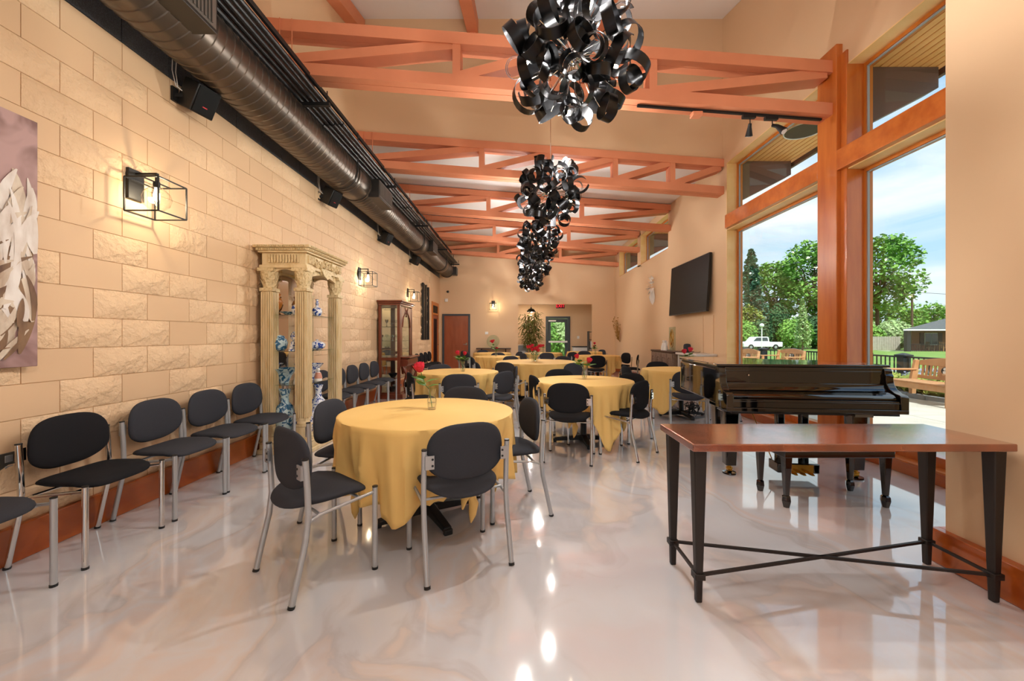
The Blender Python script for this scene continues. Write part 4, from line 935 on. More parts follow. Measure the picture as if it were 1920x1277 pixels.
def lion(x, y, z, rz, label):
    t_ = thing('guardian_lion', label, 'figurine', (x, y, z), rz, 'blue and white china in the ivory cabinet')
    b = MB().ball((0, 0, .09), .065, 12, (1, 1.2, 1.0)).ball((.0, -.07, .15), .05, 12).bar((-.03, -.07, .10), (-.045, -.10, 0), .035, .035).bar((.03, -.07, .10), (.045, -.10, 0), .035, .035).ball((-.05, .05, .04), .045, 10).ball((.05, .05, .04), .045, 10).box((-.07, -.12, 0), (.07, .10, .015))
    obj('body', b, 'porcelain', t_, smooth=60); mn = MB()
    for k in range(14): a = 2*PI*k/14; mn.ball((.05*math.cos(a), -.05+.01*math.sin(3*a), .165+.045*math.sin(a)), .019, 8)
    mn.ball((0, .085, .15), .03, 8); obj('mane', mn, 'porcelain_dense', t_, smooth=60)
    obj('muzzle', MB().ball((0, -.115, .14), .026, 8, (1.2, 1, .8)).ball((-.03, -.10, .19), .012, 6).ball((.03, -.10, .19), .012, 6), 'white_ceramic', t_, smooth=60)
lion(-2.52, 4.62, 1.142, .3, 'blue and white guardian lion figure on the middle glass shelf, between the near columns')
china('ginger_jar', [(.05, 0), (.075, .03), (.085, .09), (.07, .13), (.05, .145), (.055, .15), (.05, .165), (.01, .18)], 'porcelain_teal', -2.72, 4.60, 1.142, 'round lidded jar at the left of the middle glass shelf', 'jar')
china('ginger_jar', [(.05, 0), (.075, .03), (.085, .09), (.07, .13), (.05, .145), (.055, .15), (.05, .165), (.01, .18)], 'porcelain', -2.60, 4.88, 1.142, 'round lidded jar in the middle of the middle glass shelf', 'jar')
china('covered_dish', [(.05, 0), (.085, .02), (.10, .06), (.08, .085), (.04, .10), (.012, .11), (.016, .125)], 'porcelain', -2.52, 5.06, 1.142, 'low blue and white covered dish at the right of the middle glass shelf', 'dish')
t_ = thing('praying_angel', 'white praying angel figurine on the lowest glass shelf between the near columns', 'figurine', (-2.50, 4.60, .762))
obj('robe', MB().lathe([(.055, 0), (.058, .01), (.045, .07), (.033, .13), (.036, .17), (.018, .19)], 18), 'white_ceramic', t_, smooth=60); obj('head', MB().ball((0, 0, .215), .025, 12), 'white_ceramic', t_, smooth=60)
obj('wing', MB().prism([(0, .05), (.03, .09), (.055, .18), (.05, .23), (.02, .20), (0, .13)], 'y', .012, .022), 'white_ceramic', t_); obj('wing', MB().prism([(0, .05), (-.03, .09), (-.055, .18), (-.05, .23), (-.02, .20), (0, .13)], 'y', .012, .022), 'white_ceramic', t_)
obj('arm', MB().tube([(-.035, 0, .16), (-.02, -.04, .13), (0, -.055, .17)], .010, 8).tube([(.035, 0, .16), (.02, -.04, .13), (0, -.055, .17)], .010, 8), 'white_ceramic', t_, smooth=60)
china('wide_bowl', [(.05, 0), (.055, .04), (.10, .13), (.15, .17), (.155, .175), (.10, .14), (.02, .05)], 'porcelain_teal', -2.70, 4.66, .762, 'large flared blue bowl at the left of the lowest glass shelf', 'bowl')
china('wide_bowl', [(.06, 0), (.065, .04), (.11, .14), (.16, .20), (.165, .205), (.11, .15), (.02, .05)], 'porcelain', -2.58, 4.98, .762, 'large flared blue and white bowl in the middle of the lowest glass shelf', 'bowl')
t_ = thing('seated_figurine', 'small white seated figurine with rosy clothes at the front of the lowest glass shelf', 'figurine', (-2.44, 4.93, .762))
obj('figure', MB().lathe([(.045, 0), (.04, .04), (.025, .09), (.02, .11)], 14).ball((0, 0, .135), .022, 10), 'white_ceramic', t_, smooth=60); obj('shawl', MB().lathe([(.046, .03), (.038, .07), (.028, .10)], 14), 'rosy_glaze' if 'rosy_glaze' in MATS else 'brass', t_)
K = [(.06, 0), (.07, .02), (.10, .14), (.105, .22), (.085, .30), (.045, .34), (.04, .40), (.06, .46), (.065, .47), (.035, .42)]
china('tall_vase', [(r, z*1.12) for r, z in K], 'porcelain_teal', -2.66, 4.60, .172, 'tall teal and white vase at the left of the cabinet floor')
china('tall_vase', [(r*.9, z*1.12) for r, z in K], 'porcelain', -2.50, 5.05, .172, 'tall blue and white vase at the right of the cabinet floor')
hexf = lambda g, z: 1/max(abs(math.cos((g % (PI/3))-PI/6)), .5)*.87
t_ = thing('garden_planter', 'six sided blue and white planter standing on a low stand in the cabinet', 'planter', (-2.50, 4.70, .172), 0, None)
obj('planter_stand', MB().lathe([(.09, 0), (.105, .03), (.115, .22), (.125, .25), (.12, .27)], 12, fn=hexf), 'porcelain_dense', t_, smooth=20)
obj('planter_pot', MB().lathe([(.10, .27), (.10, .285), (.085, .30), (.09, .34), (.10, .43), (.105, .44), (.09, .42)], 12, fn=hexf), 'porcelain', t_, smooth=20)

# ------------------------------------------------------------------ dark curio cabinet
X0, X1, Y0, Y1 = -2.89, -2.44, 8.36, 9.34
t = thing('curio_cabinet', 'dark cherry wood curio cabinet with arched glass door and carved drawer console', 'cabinet', ((X0+X1)/2, (Y0+Y1)/2, 0)); bx, by = (X0+X1)/2, (Y0+Y1)/2; hx, hy = (X1-X0)/2, (Y1-Y0)/2
for sx in (-1, 1):
    for sy in (-1, 1): obj('corner_post', MB().box((sx*hx-.06*(sx > 0), sy*hy-.06*(sy > 0), .05), (sx*hx+.06*(sx < 0), sy*hy+.06*(sy < 0), 1.97)), 'dark_cherry', t, bevel=.006)
obj('base_plinth', MB().box((-hx-.01, -hy-.02, 0), (hx+.06, hy+.02, .10)), 'dark_cherry', t, bevel=.008)
obj('cabinet_floor', MB().box((-hx+.01, -hy+.01, .10), (hx-.01, hy-.01, .13)), 'dark_cherry', t); obj('back_panel', MB().box((-hx, -hy+.06, .1), (-hx+.012, hy-.06, 1.96)), 'mirror', t)
obj('crown', MB().box((-hx-.005, -hy-.01, 1.95), (hx+.01, hy+.01, 1.99)).box((-hx-.01, -hy-.03, 1.99), (hx+.035, hy+.03, 2.02)).box((-hx-.02, -hy-.055, 2.02), (hx+.06, hy+.055, 2.055)), 'dark_cherry', t, bevel=.01)
obj('middle_rail', MB().box((-hx+.01, -hy+.005, .80), (hx-.005, hy-.005, .86)), 'dark_cherry', t, bevel=.004)
for sy in (-1, 1): obj('side_pane', MB().box((-hx+.06, sy*hy-.012*(sy > 0), .86), (hx-.06, sy*hy+.012*(sy < 0)-.006*sy, 1.95)).box((-hx+.06, sy*hy-.012*(sy > 0), .13), (hx-.06, sy*hy+.006, .80)), 'pane_glass', t)
d = obj('arched_door', MB().prism([(-.40, .88), (-.40, 1.93), (.40, 1.93), (.40, .88), (.30, .88)]+[(.30*math.cos(a), 1.52+.32*math.sin(a)) for a in [PI*k/14 for k in range(15)]]+[(-.30, .88)], 'x', hx-.03, hx-.004), 'dark_cherry', t, bevel=.004)
obj('door_pane', MB().box((hx-.02, -.30, .88), (hx-.016, .30, 1.85)), 'pane_glass', d)
tr = MB(); 
for s_ in (-1, 1): tr.tube([(hx-.0, s_*.30, 1.5), (hx, s_*.24, 1.70), (hx, 0, 1.88)], .012, 6).tube([(hx, s_*.12, 1.93), (hx, s_*.05, 1.84), (hx, 0, 1.74)], .010, 6)
tr.ball((hx, 0, 1.74), .022, 8); obj('door_tracery', tr, 'dark_cherry', d, smooth=60)
obj('drawer', MB().prism([(hx-.01, .66), (hx+.13, .68), (hx+.15, .74), (hx+.145, .82), (hx-.01, .84)], 'y', -.42, .42), 'dark_cherry', t, bevel=.008)
obj('console_top', MB().box((hx-.02, -.45, .84), (hx+.19, .45, .875)), 'dark_cherry', t, bevel=.01)
cd_ = MB()
for s_ in (-1, 1): cd_.tube([(hx+.03, s_*.36, .66), (hx+.12, s_*.40, .5), (hx+.05, s_*.34, .3), (hx+.10, s_*.38, .10)], [.045, .035, .028, .04], 10).tube([(hx+.02, s_*.10, .65), (hx+.05, s_*.20, .45), (hx+.03, s_*.08, .2)], .02, 8)
obj('carved_apron', cd_, 'dark_cherry', t, smooth=60); obj('carved_apron_panel', MB().prism([(-.40, .66), (-.34, .50), (-.15, .58), (0, .50), (.15, .58), (.34, .50), (.40, .66)], 'x', hx-.01, hx+.04), 'dark_cherry', t, bevel=.006)
for z in (1.20, 1.50): obj('glass_shelf', MB().box((-hx+.02, -hy+.02, z), (hx-.035, hy-.02, z+.007)), 'shelf_glass', t)
q = random.Random(2)
for i, (y, z) in enumerate([(8.50, 1.508), (8.62, 1.508), (8.80, 1.508), (9.05, 1.508), (8.50, 1.208), (8.66, 1.208), (8.9, 1.208), (9.12, 1.208), (8.50, .862), (8.64, .862), (8.85, .862), (9.1, .862)]):
    h = .08+.07*q.random(); o = obj('glass_figurine', MB().lathe([(.03, 0), (.008, .012), (.007, h*.5), (.028, h*.7), (.034, h), (.028, h*.75), (.004, h*.55)], 14), 'vase_glass' if i % 3 else 'chrome', None, (-2.68+.08*((i % 2)*2-1), y, z), smooth=60)
    tag(o, 'small crystal stemmed piece on a glass shelf of the dark curio cabinet', 'glassware', 'crystal pieces in the curio cabinet')
for i, (y, z) in enumerate(((8.55, .132), (8.9, .132), (8.6, .42))):
    o = obj('dark_bowl', MB().lathe([(.04, 0), (.05, .02), (.10, .09), (.105, .095), (.05, .03), (.01, .02)], 16), 'cast_iron' if i != 1 else 'porcelain', None, (-2.66, y, z), smooth=60)
    tag(o, ('dark bowl low in the near end of the curio cabinet', 'blue and white bowl low in the curio cabinet behind the carved apron', 'dark bowl on the lower shelf of the curio cabinet')[i], 'bowl')
obj('lower_shelf', MB().box((-hx+.02, -hy+.02, .41), (hx-.035, hy-.02, .42)), 'dark_cherry', t)

# ------------------------------------------------------------------ wall hangings
t = thing('canvas_painting', 'large canvas painting of pale feathery husks on mauve, cut by the left picture edge', 'painting', (XL, 1.9, 1.13))
obj('canvas', MB().box((.032, -.60, 0), (.066, .505, 1.455)), 'canvas_mauve', t, bevel=.003)
q = random.Random(21); hk = {'husk_cream': MB(), 'husk_brown': MB(), 'husk_white': MB()}; lay = 0
for i in range(900):
    m = ('husk_brown', 'husk_cream', 'husk_white', 'husk_cream', 'husk_brown')[i % 5]; low = i % 5 in (0, 1) or i < 90
    y = q.uniform(-.58, .50); z = q.uniform(.0, .5) if low else q.uniform(.25, .80); a = q.uniform(.5, 1.45) if low else q.uniform(.9, 1.9)
    ln = q.uniform(.16, .34) if low else q.uniform(.22, .40); w_ = q.uniform(.010, .034); lay += .00002
    if m == 'husk_brown' and z > .55: m = 'husk_white'
    if z+ln > 1.28-.25*abs(y-.2): continue
    pts = []
    for k in range(9):
        u = k/8; bend = .35*math.sin(i)*u; yy = y+ln*u*math.cos(a+bend); zz = z+ln*u*math.sin(a+bend); ww = w_*math.sin(PI*min(1, u*.92+.06))**.7
        pts.append(((yy-ww*math.sin(a+bend), zz+ww*math.cos(a+bend)), (yy+ww*math.sin(a+bend), zz-ww*math.cos(a+bend))))
    v = []; ok = all(-.59 < p[0] < .50 and .005 < p[1] < 1.44 for pr in pts for p in pr)
    if not ok: continue
    for l_, r_ in pts: v += [(.0665+lay, l_[0], l_[1]), (.0665+lay, r_[0], r_[1])]
    hk[m].add(v, [(2*k, 2*k+1, 2*k+3, 2*k+2) for k in range(8)])
for m, b in hk.items(): tag(obj('painted_husks', b, m, t, smooth=0), kind='stuff')
t = thing('metal_wall_sculpture', 'tall narrow dark wall sculpture of upright bronze strips, past the third lantern', 'sculpture', (XL, 12.7, 1.19))
for i in range(9):
    y = -.50+i*.12; b = MB().box((.0, y, .0+.0*i), (.02+.03*(i % 3 == 1)+.015*(i % 2), y+.085, 1.72+.05*math.sin(i*2.3)))
    obj('strip', b, ('stone_bronze', 'cast_iron', 'black_steel')[i % 3], t, bevel=.004)
tag(obj('wall_switch', MB().box((0, -.05, -.06), (.01, .05, .06)).box((.01, -.02, -.03), (.016, .02, .03)), 'white_plastic', loc=(XL+.001, 14.98, 1.5), bevel=.002), 'white light switch plate beside the corner door', 'switch')
t = thing('wall_outlet', 'grey outlet plate low on the block wall at the left picture edge', 'outlet', (XL+.004, 2.31, .575))
obj('cover_plate', MB().box((0, -.042, -.065), (.008, .042, .065)), 'grille_metal', t, bevel=.002)
for z in (-.03, .03): obj('socket', MB().box((.008, -.018, z-.02), (.011, .018, z+.02)), 'silver', t, bevel=.003)
tag(obj('thermostat', MB().box((-.06, -.02, -.05), (.06, 0, .05)), 'white_plastic', loc=(-1.16, YB, 1.42), bevel=.008), 'small white thermostat on the back wall left of the glass plate', 'thermostat')
tag(obj('motion_sensor', MB().box((-.06, -.05, -.06), (.06, 0, .06)), 'white_plastic', loc=(-2.68, YB, 2.66), bevel=.015), 'white motion sensor box high on the back wall above the brown door', 'sensor')
tag(obj('dome_camera', MB().ball((0, -.03, 0), .045, 12), 'black_plastic', loc=(-2.62, YB, 2.98), smooth=60), 'tiny black camera ball high on the back wall near the left corner', 'camera')
# back console with round glass plate
t = thing('wall_console', 'narrow dark console shelf against the back wall below the round glass plate', 'table', (-.88, 14.98, 0))
obj('tabletop', MB().box((-.64, -.20, .83), (.64, .19, .86)), 'console_dark', t, bevel=.006)
for x in (-.45, .45): obj('leg', MB().prism([(-.10, 0), (.10, 0), (.04, .40), (.09, .83), (-.09, .83), (-.04, .40)], 'x', x-.02, x+.02), 'console_dark', t, bevel=.004)
t = thing('glass_plate', 'round clear glass plate standing upright on the back console', 'plate', (-.90, 15.0, .862))
obj('disc', MB().lathe([(.01, 0), (.12, .005), (.20, .02), (.235, .04), (.238, .045), (.19, .03), (.01, .01)], 32), 'crystal' if 'crystal' in MATS else 'shelf_glass', t, (0, 0, .245), (PI/2-.15, 0, 0))
obj('stand', MB().box((-.08, -.06, 0), (.08, .06, .015)).box((-.07, -.05, .015), (-.05, .05, .05)).box((.05, -.05, .015), (.07, .05, .05)), 'console_dark', t)
# exit sign
t = thing('exit_sign', 'lit red EXIT sign hanging at the top of the back opening', 'sign', (1.70, 15.9, 2.40))
obj('housing', MB().box((-.17, -.025, 0), (.17, .025, .20)), 'exit_box', t, bevel=.006)
obj('hanger_stem', MB().box((-.02, -.01, .20), (.02, .01, .40)), 'white_plastic', t)
fc = bpy.data.curves.new('exit_letters', 'FONT'); fc.body = 'EXIT'; fc.size = .17; fc.align_x = 'CENTER'; fc.extrude = .002
fo = bpy.data.objects.new('tmp_letters', fc); C.objects.link(fo); bpy.context.view_layer.update()
me = bpy.data.meshes.new_from_object(fo.evaluated_get(bpy.context.evaluated_depsgraph_get())); bpy.data.objects.remove(fo)
me.materials.clear(); me.materials.append(MATS['exit_red']); link('lettering', me, t, (0, -.028, .04), (PI/2, 0, 0))
# annex contents
t = thing('bamboo_plant', 'tall leafy bamboo plant in a pot beyond the back opening', 'plant', (.55, 15.95, 0))
obj('pot', MB().lathe([(.14, 0), (.16, .02), (.19, .30), (.20, .32), (.17, .31), (.16, .28)], 20), 'console_dark', t)
q = random.Random(12); lf = MB(); stk = []
for k in range(6):
    a = k*1.05; p = Vector((.10*math.cos(a), .10*math.sin(a), .28)); tp = Vector((.24*math.cos(a), .22*math.sin(a), 2.0+.25*q.random()))
    obj('stalk', MB().tube([p, (p+tp)/2+Vector((.02, 0, .1)), tp], .013, 7), 'bamboo_stalk', t)
    for j in range(110):
        u = q.uniform(.32, 1.0); c_ = p.lerp(tp, u); an = q.uniform(0, 6.28); rr = q.uniform(.02, .24)*(1 if u > .45 else .6); c2 = c_+Vector((math.cos(an)*rr, math.sin(an)*rr, q.uniform(-.04, .1)))
        leaf(lf, c2, (math.cos(an), math.sin(an), q.uniform(-1.6, .3)), q.uniform(.18, .32), .045)
tag(obj('foliage', lf, 'bamboo_leaf', t, smooth=0), kind='stuff')
def cabinet_simple(nm, label, loc, dims, m, topm, cat='cabinet'):
    w_, d_, h_ = dims; t = thing(nm, label, cat, loc)
    obj('carcass', MB().box((-w_/2, -d_/2, 0), (w_/2, d_/2, h_-.04)), m, t, bevel=.005); obj('worktop', MB().box((-w_/2-.02, -d_/2-.02, h_-.04), (w_/2+.02, d_/2+.02, h_)), topm, t, bevel=.004)
    for k in range(2): dd = obj('door', MB().box((-w_/2+.01+k*w_/2, -d_/2-.018, .05), (-.01+k*w_/2, -d_/2, h_-.06)), m, t, bevel=.004); obj('knob', MB().ball(((-.05 if k == 0 else .05), -d_/2-.028, h_*.7), .014, 8), 'chrome', dd)
    return t
cabinet_simple('low_cabinet', 'white cabinet with dark top right of the glass exit door', (2.75, 16.95, 0), (.80, .5, .88), 'white_plastic', 'black_plastic')
cabinet_simple('low_cabinet', 'pale cabinet left of the bamboo plant beyond the back opening', (.0, 16.8, 0), (.9, .5, .95), 'grey_plastic', 'white_plastic')
t = thing('shelf_rack', 'dark open shelf rack at the right edge of the back opening', 'shelf', (3.05, 16.2, 0))
for sx in (-.2, .18): obj('side_panel', MB().box((sx, -.2, 0), (sx+.02, .2, 1.5)), 'black_plastic', t)
for z in (.1, .45, .8, 1.15, 1.46): obj('shelf', MB().box((-.18, -.2, z), (.18, .2, z+.02)), 'black_plastic', t)
tag(obj('bin_box', MB().box((-.14, -.14, 0), (.14, .14, .28)), 'white_plastic', loc=(3.05, 16.2, .82), bevel=.02), 'white box on the dark shelf rack beyond the back opening', 'box')
t = thing('waste_bin', 'grey lidded bin left of the bamboo plant beyond the back opening', 'bin', (.22, 15.75, 0))
obj('bin_body', MB().lathe([(.15, 0), (.18, .62)], 16), 'grey_plastic', t); obj('lid', MB().lathe([(.19, .62), (.19, .66), (.10, .72), (.02, .73)], 16), 'grey_plastic', t)
tag(obj('switch_plate', MB().box((-.05, -.012, -.06), (.05, 0, .06)), 'white_plastic', loc=(2.62, 17.3, 1.25), bevel=.002), 'white switch plate on the wall right of the glass exit door', 'switch')
# right wall things
t = thing('dried_branch', 'dried golden branch ornament hanging at the right back corner', 'ornament', (3.66, 14.35, 1.10)); q = random.Random(31); b = MB(); fl = MB()
for k in range(18):
    a = q.uniform(-.9, .9); ln = q.uniform(.45, .95); pts = [(0, 0, 0)]
    for j in range(1, 6): u = j/5; pts.append((-.05-.10*u*abs(math.sin(a*3)), .80*a*u*ln+.03*math.cos(j*2+k), ln*u*.92))
    b.tube(pts, .004, 4)
    for p in pts[1:]:
        for _ in range(4): leaf(fl, p, (q.uniform(-1, .3), q.uniform(-1, 1), q.uniform(-.4, 1)), .06, .035)
obj('twigs', b, 'dried_gold', t); tag(obj('dry_leaves', fl, 'dried_gold', t, smooth=0), kind='stuff')
t = thing('plaster_wall_sprig', 'white sculpted leaf and flower sprig on the right wall, left of the television', 'ornament', (XR, 10.9, 2.12)); b = MB()
for k in range(6): b.tube([(-.02, (k-2.5)*.03, .45), (-.03, (k-2.5)*.07, .25), (-.015, (k-2.5)*.05, .02+.03*abs(k-2.5))], [.016, .022, .006], 6)
obj('stems', b, 'white_ceramic', t, smooth=60); b = MB()
for k in range(16): a = k*2.4; r = .018*k**.8; leaf(b, (-.04, r*math.cos(a)*1.2, .56+r*math.sin(a)*1.1), (-.5, math.cos(a), math.sin(a)), .16, .08)
obj('petals', b, 'white_ceramic', t, smooth=0)
t = thing('television', 'large black television tilted forward high on the right wall', 'television', (XR, 8.475, 2.33))
R_ = Euler((0, .055, 0)).to_matrix().to_4x4(); R_.translation = Vector((-.075, 0, 0))
o = obj('tv_body', MB().box((-.03, -.93, -.555), (.02, .93, .555)), 'tv_edge', t, bevel=.005); o.matrix_local = R_
o = obj('tv_screen', MB().box((-.032, -.915, -.54), (-.0305, .915, .54)), 'screen_black', t); o.matrix_local = R_
obj('wall_mount', MB().box((-.05, -.3, -.2), (0, .3, .2)), 'black_steel', t)
t = thing('carved_credenza', 'carved taupe cabinet with patterned doors along the right wall under the wall ornament', 'cabinet', (3.45, 9.05, 0))
obj('carcass', MB().box((-.20, -.68, .06), (.22, .68, .95)), 'carved_taupe', t, bevel=.006); obj('plinth', MB().box((-.17, -.66, 0), (.22, .66, .06)), 'console_dark', t); obj('worktop', MB().box((-.22, -.70, .95), (.225, .70, .985)), 'console_dark', t, bevel=.005)
for k in range(4):
    y = -.66+.33*k; d = obj('door', MB().box((-.218, y+.01, .10), (-.20, y+.32, .93)), 'carved_taupe', t, bevel=.004); cr_ = MB()
    for r in (.05, .09, .13): cr_.tube([(-.222, y+.165+r*math.cos(a), .66+r*1.5*math.sin(a)) for a in [2*PI*j/20 for j in range(21)]], .008, 5)
    for r in (.06, .11): cr_.tube([(-.222, y+.165+r*math.cos(a), .28+r*1.1*math.sin(a)) for a in [2*PI*j/20 for j in range(21)]], .008, 5)
    obj('carved_ring', cr_, 'carved_taupe', d)
t = thing('marble_console', 'pale stone topped low console between the carved cabinet and the windows', 'table', (3.47, 7.85, 0))
obj('tabletop', MB().box((-.20, -.48, .93), (.20, .48, .975)), 'marble_grey', t, bevel=.008)
for y in (-.42, .38): obj('leg', MB().box((-.17, y, 0), (.17, y+.05, .93)), 'marble_grey', t, bevel=.006)
t = thing('angel_pair', 'pair of white angel figurines on the carved cabinet', 'figurine', (3.33, 9.1, .985))
for y in (-.06, .07): obj('angel', MB().lathe([(.06, 0), (.05, .08), (.03, .16), (.012, .18)], 14, (0, y, 0)).ball((0, y, .205), .026, 10).prism([(y, .06), (y+.06, .12), (y+.05, .22), (y, .16), (y-.05, .22), (y-.06, .12)], 'x', .02, .03), 'white_ceramic', t, smooth=50)
t = thing('glass_plaque', 'upright etched glass plaque with a golden figure beside the angel figurines', 'plaque', (3.36, 8.72, .985))
obj('glass_sheet', MB().box((-.01, -.17, .02), (.01, .17, .52)), 'shelf_glass', t, bevel=.003); obj('foot', MB().box((-.05, -.18, 0), (.05, .18, .02)), 'chrome', t)
obj('etched_figure', MB().tube([(-.014, .09*math.cos(a), .27+.19*math.sin(a)) for a in [2*PI*j/24 for j in range(25)]], .008, 6).tube([(-.014, .03, .12), (-.014, -.03, .24), (-.014, .04, .34), (-.014, 0, .42)], .012, 6), 'brass', t, smooth=60)
t = thing('smart_speaker', 'black rounded cylinder speaker on the pale stone console', 'speaker', (3.42, 8.10, .976))
obj('speaker_body', MB().lathe([(.05, .01), (.065, .03), (.072, .09), (.07, .14), (.055, .17), (.02, .178)], 20), 'black_fabric', t, smooth=60); obj('base_ring', MB().lathe([(.05, 0), (.052, .01)], 20), 'black_plastic', t)
obj('power_cord', MB().tube([(.05, 0, .01), (.12, -.06, .008), (.16, -.14, .006), (.19, -.18, .02)], .004, 5), 'black_plastic', t)
tag(obj('wire_channel', MB().box((-.012, -.008, 0), (0, .008, .72)).box((-.012, -.42, 0), (0, -.404, .72)), 'wall_paint', loc=(XR, 7.95, .98)), 'thin painted vertical wire channels on the right wall below the television', 'trim')

# ------------------------------------------------------------------ outdoors
def gz(y): return -.04-.014*max(0, y-15)
b = MB(); rows = []
ys = [-8, 0, 6, 12, 15, 20, 25, 30, 40, 50, 60, 80, 140, 260]
for y in ys: rows.append([(x, y, gz(y)) for x in (-60, 3.88, 9.3, 20, 40, 80, 140, 260)])
v = [p for r in rows for p in r]; n = 8
b.add(v, [(i*n+j, i*n+j+1, (i+1)*n+j+1, (i+1)*n+j) for i in range(len(ys)-1) for j in range(n-1) if not (j == 0 and ys[i] < 15)])
tag(obj('lawn', b, 'lawn', smooth=0), 'bright green lawn beyond the patio', 'lawn', kind='structure')
b = MB()
pt = tag(obj('patio', MB().box((3.88, -6, -.10), (9.2, 15.2, -.035)), 'concrete'), kind='structure')
sl = MB().box((0, 0, 0), (1.318, 1.318, .025)).mesh('concrete_slab', 'concrete', 0)
for i in range(4):
    for k in range(10): link('concrete_slab', sl, pt, (3.885+i*1.33, 1.4+k*1.33, -.036))
tag(obj('street', MB().box((12.0, 14, -.06), (60, 16.8, -.045)).box((12.0, -6, -.06), (14.6, 14.02, -.045)), 'asphalt'), kind='structure')
tag(obj('planting_bed', MB().box((8.45, 3.0, -.08), (11.6, 11.0, -.008)), 'bark'), kind='structure')
eb = MB().box((0, 0, 0), (.10, .38, .12)).mesh('edging_stone', 'asphalt', 0)
ed = tag(obj('edging_kerb', MB().box((8.41, 2.0, -.06), (8.45, 11.0, .0)), 'asphalt'), kind='structure')
for k in range(23): link('edging_stone', eb, ed, (8.38, 2.0+k*.392, -.035))
q = random.Random(41)
def bush(x, y, r, h, m, label, nm='shrub', n=700, grp=None, z0=None, ls=.12, cat='shrub', flat=1):
    z0 = gz(y) if z0 is None else z0; t = thing(nm, label, cat, (x, y, z0), 0, grp); b = MB()
    for k in range(n):
        d = Vector((q.gauss(0, 1), q.gauss(0, 1), q.gauss(0, 1))).normalized(); rr = q.uniform(.72, 1.0)
        p = Vector((d.x*r*rr, d.y*r*rr*flat, h*.5+d.z*h*.5*rr)); e1 = Vector((q.gauss(0,1), q.gauss(0,1), q.gauss(0,1))).normalized(); e2 = e1.cross(d+Vector((.01,0,0))).normalized()
        l_ = ls*q.uniform(.7, 1.4); b.add([p-e1*l_*.5, p+e2*l_*.35, p+e1*l_*.6, p-e2*l_*.35], [(0,1,2,3)])
    b.ball((0, 0, h*.5), 1, 12, (r*.74, r*.74*flat, h*.42))
    tag(obj('foliage', b, m, t, smooth=0), kind='stuff'); obj('stem', MB().tube([(0,0,0), (0,0,h*.4)], .03*max(1, h*.4), 6), 'bark', t); return t
for k in range(27):
    x = 8.78+.62*(k % 3)+.1*(k % 2); y = 4.6+.62*(k//3)
    bush(x, y, .42, .52, 'lavender' if k % 3 else 'leaf_yellow', 'lavender clump in the planting bed behind the wooden benches', 'lavender_clump', 260, 'lavender clumps in the planting bed', -.01, .07, 'plant')
# railing
def railing(p, q2, label):
    t = thing('metal_railing', label, 'railing', (p[0], p[1], 0)); p3 = Vector((0, 0, 0)); d = Vector((q2[0]-p[0], q2[1]-p[1], 0)); L_ = d.length
    obj('top_rail', MB().bar((0, 0, .78), d+Vector((0,0,.78)), .05, .04), 'fence_black', t); obj('bottom_rail', MB().bar((0, 0, .12), d+Vector((0,0,.12)), .04, .03), 'fence_black', t)
    n = int(L_/.125); bm_ = MB().box((-.011, -.011, .12), (.011, .011, .77)).mesh('baluster', 'fence_black', 0)
    for k in range(1, n): link('baluster', bm_, t, d*(k/n))
def post(x, y, label):
    t = thing('railing_post', label, 'post', (x, y, -.04)); obj('shaft', MB().box((-.095, -.095, 0), (.095, .095, .84)), 'fence_black', t, bevel=.005)
    obj('cap', MB().box((-.13, -.13, .84), (.13, .13, .875)).box((-.11, -.11, .81), (.11, .11, .84)).rings([[(-.12, -.12, .875), (.12, -.12, .875), (.12, .12, .875), (-.12, .12, .875)], [(-.02, -.02, .92), (.02, -.02, .92), (.02, .02, .92), (-.02, .02, .92)]]), 'fence_black', t, bevel=.004)
PS = [(9.8, 10.2, 'black railing post beside the nearer wooden bench'), (9.85, 11.4, 'black railing post at the right edge of the tall wooden window post'), (9.9, 14.4, 'black railing post right of the middle bench in the far window'), (9.3, 15.2, 'black railing post between the two far benches, right one of the close pair'), (8.7, 15.3, 'black railing post between the two far benches, left one of the close pair')]
for x, y, l in PS: post(x, y, l)
for a, b_, l in ((0, 1, 'black railing panel between the two posts in the near window'), (1, 2, 'long black railing panel seen in the far window'), (2, 3, 'short black railing panel behind the middle bench'), (3, 4, 'very short black railing panel between the close pair of posts')): railing(PS[a][:2], PS[b_][:2], l)
railing((9.8, 10.2), (9.8, 6.0), 'black railing panel behind the nearer wooden bench'); railing((8.7, 15.3), (5.0, 15.3), 'black railing panel at the far left end of the patio')
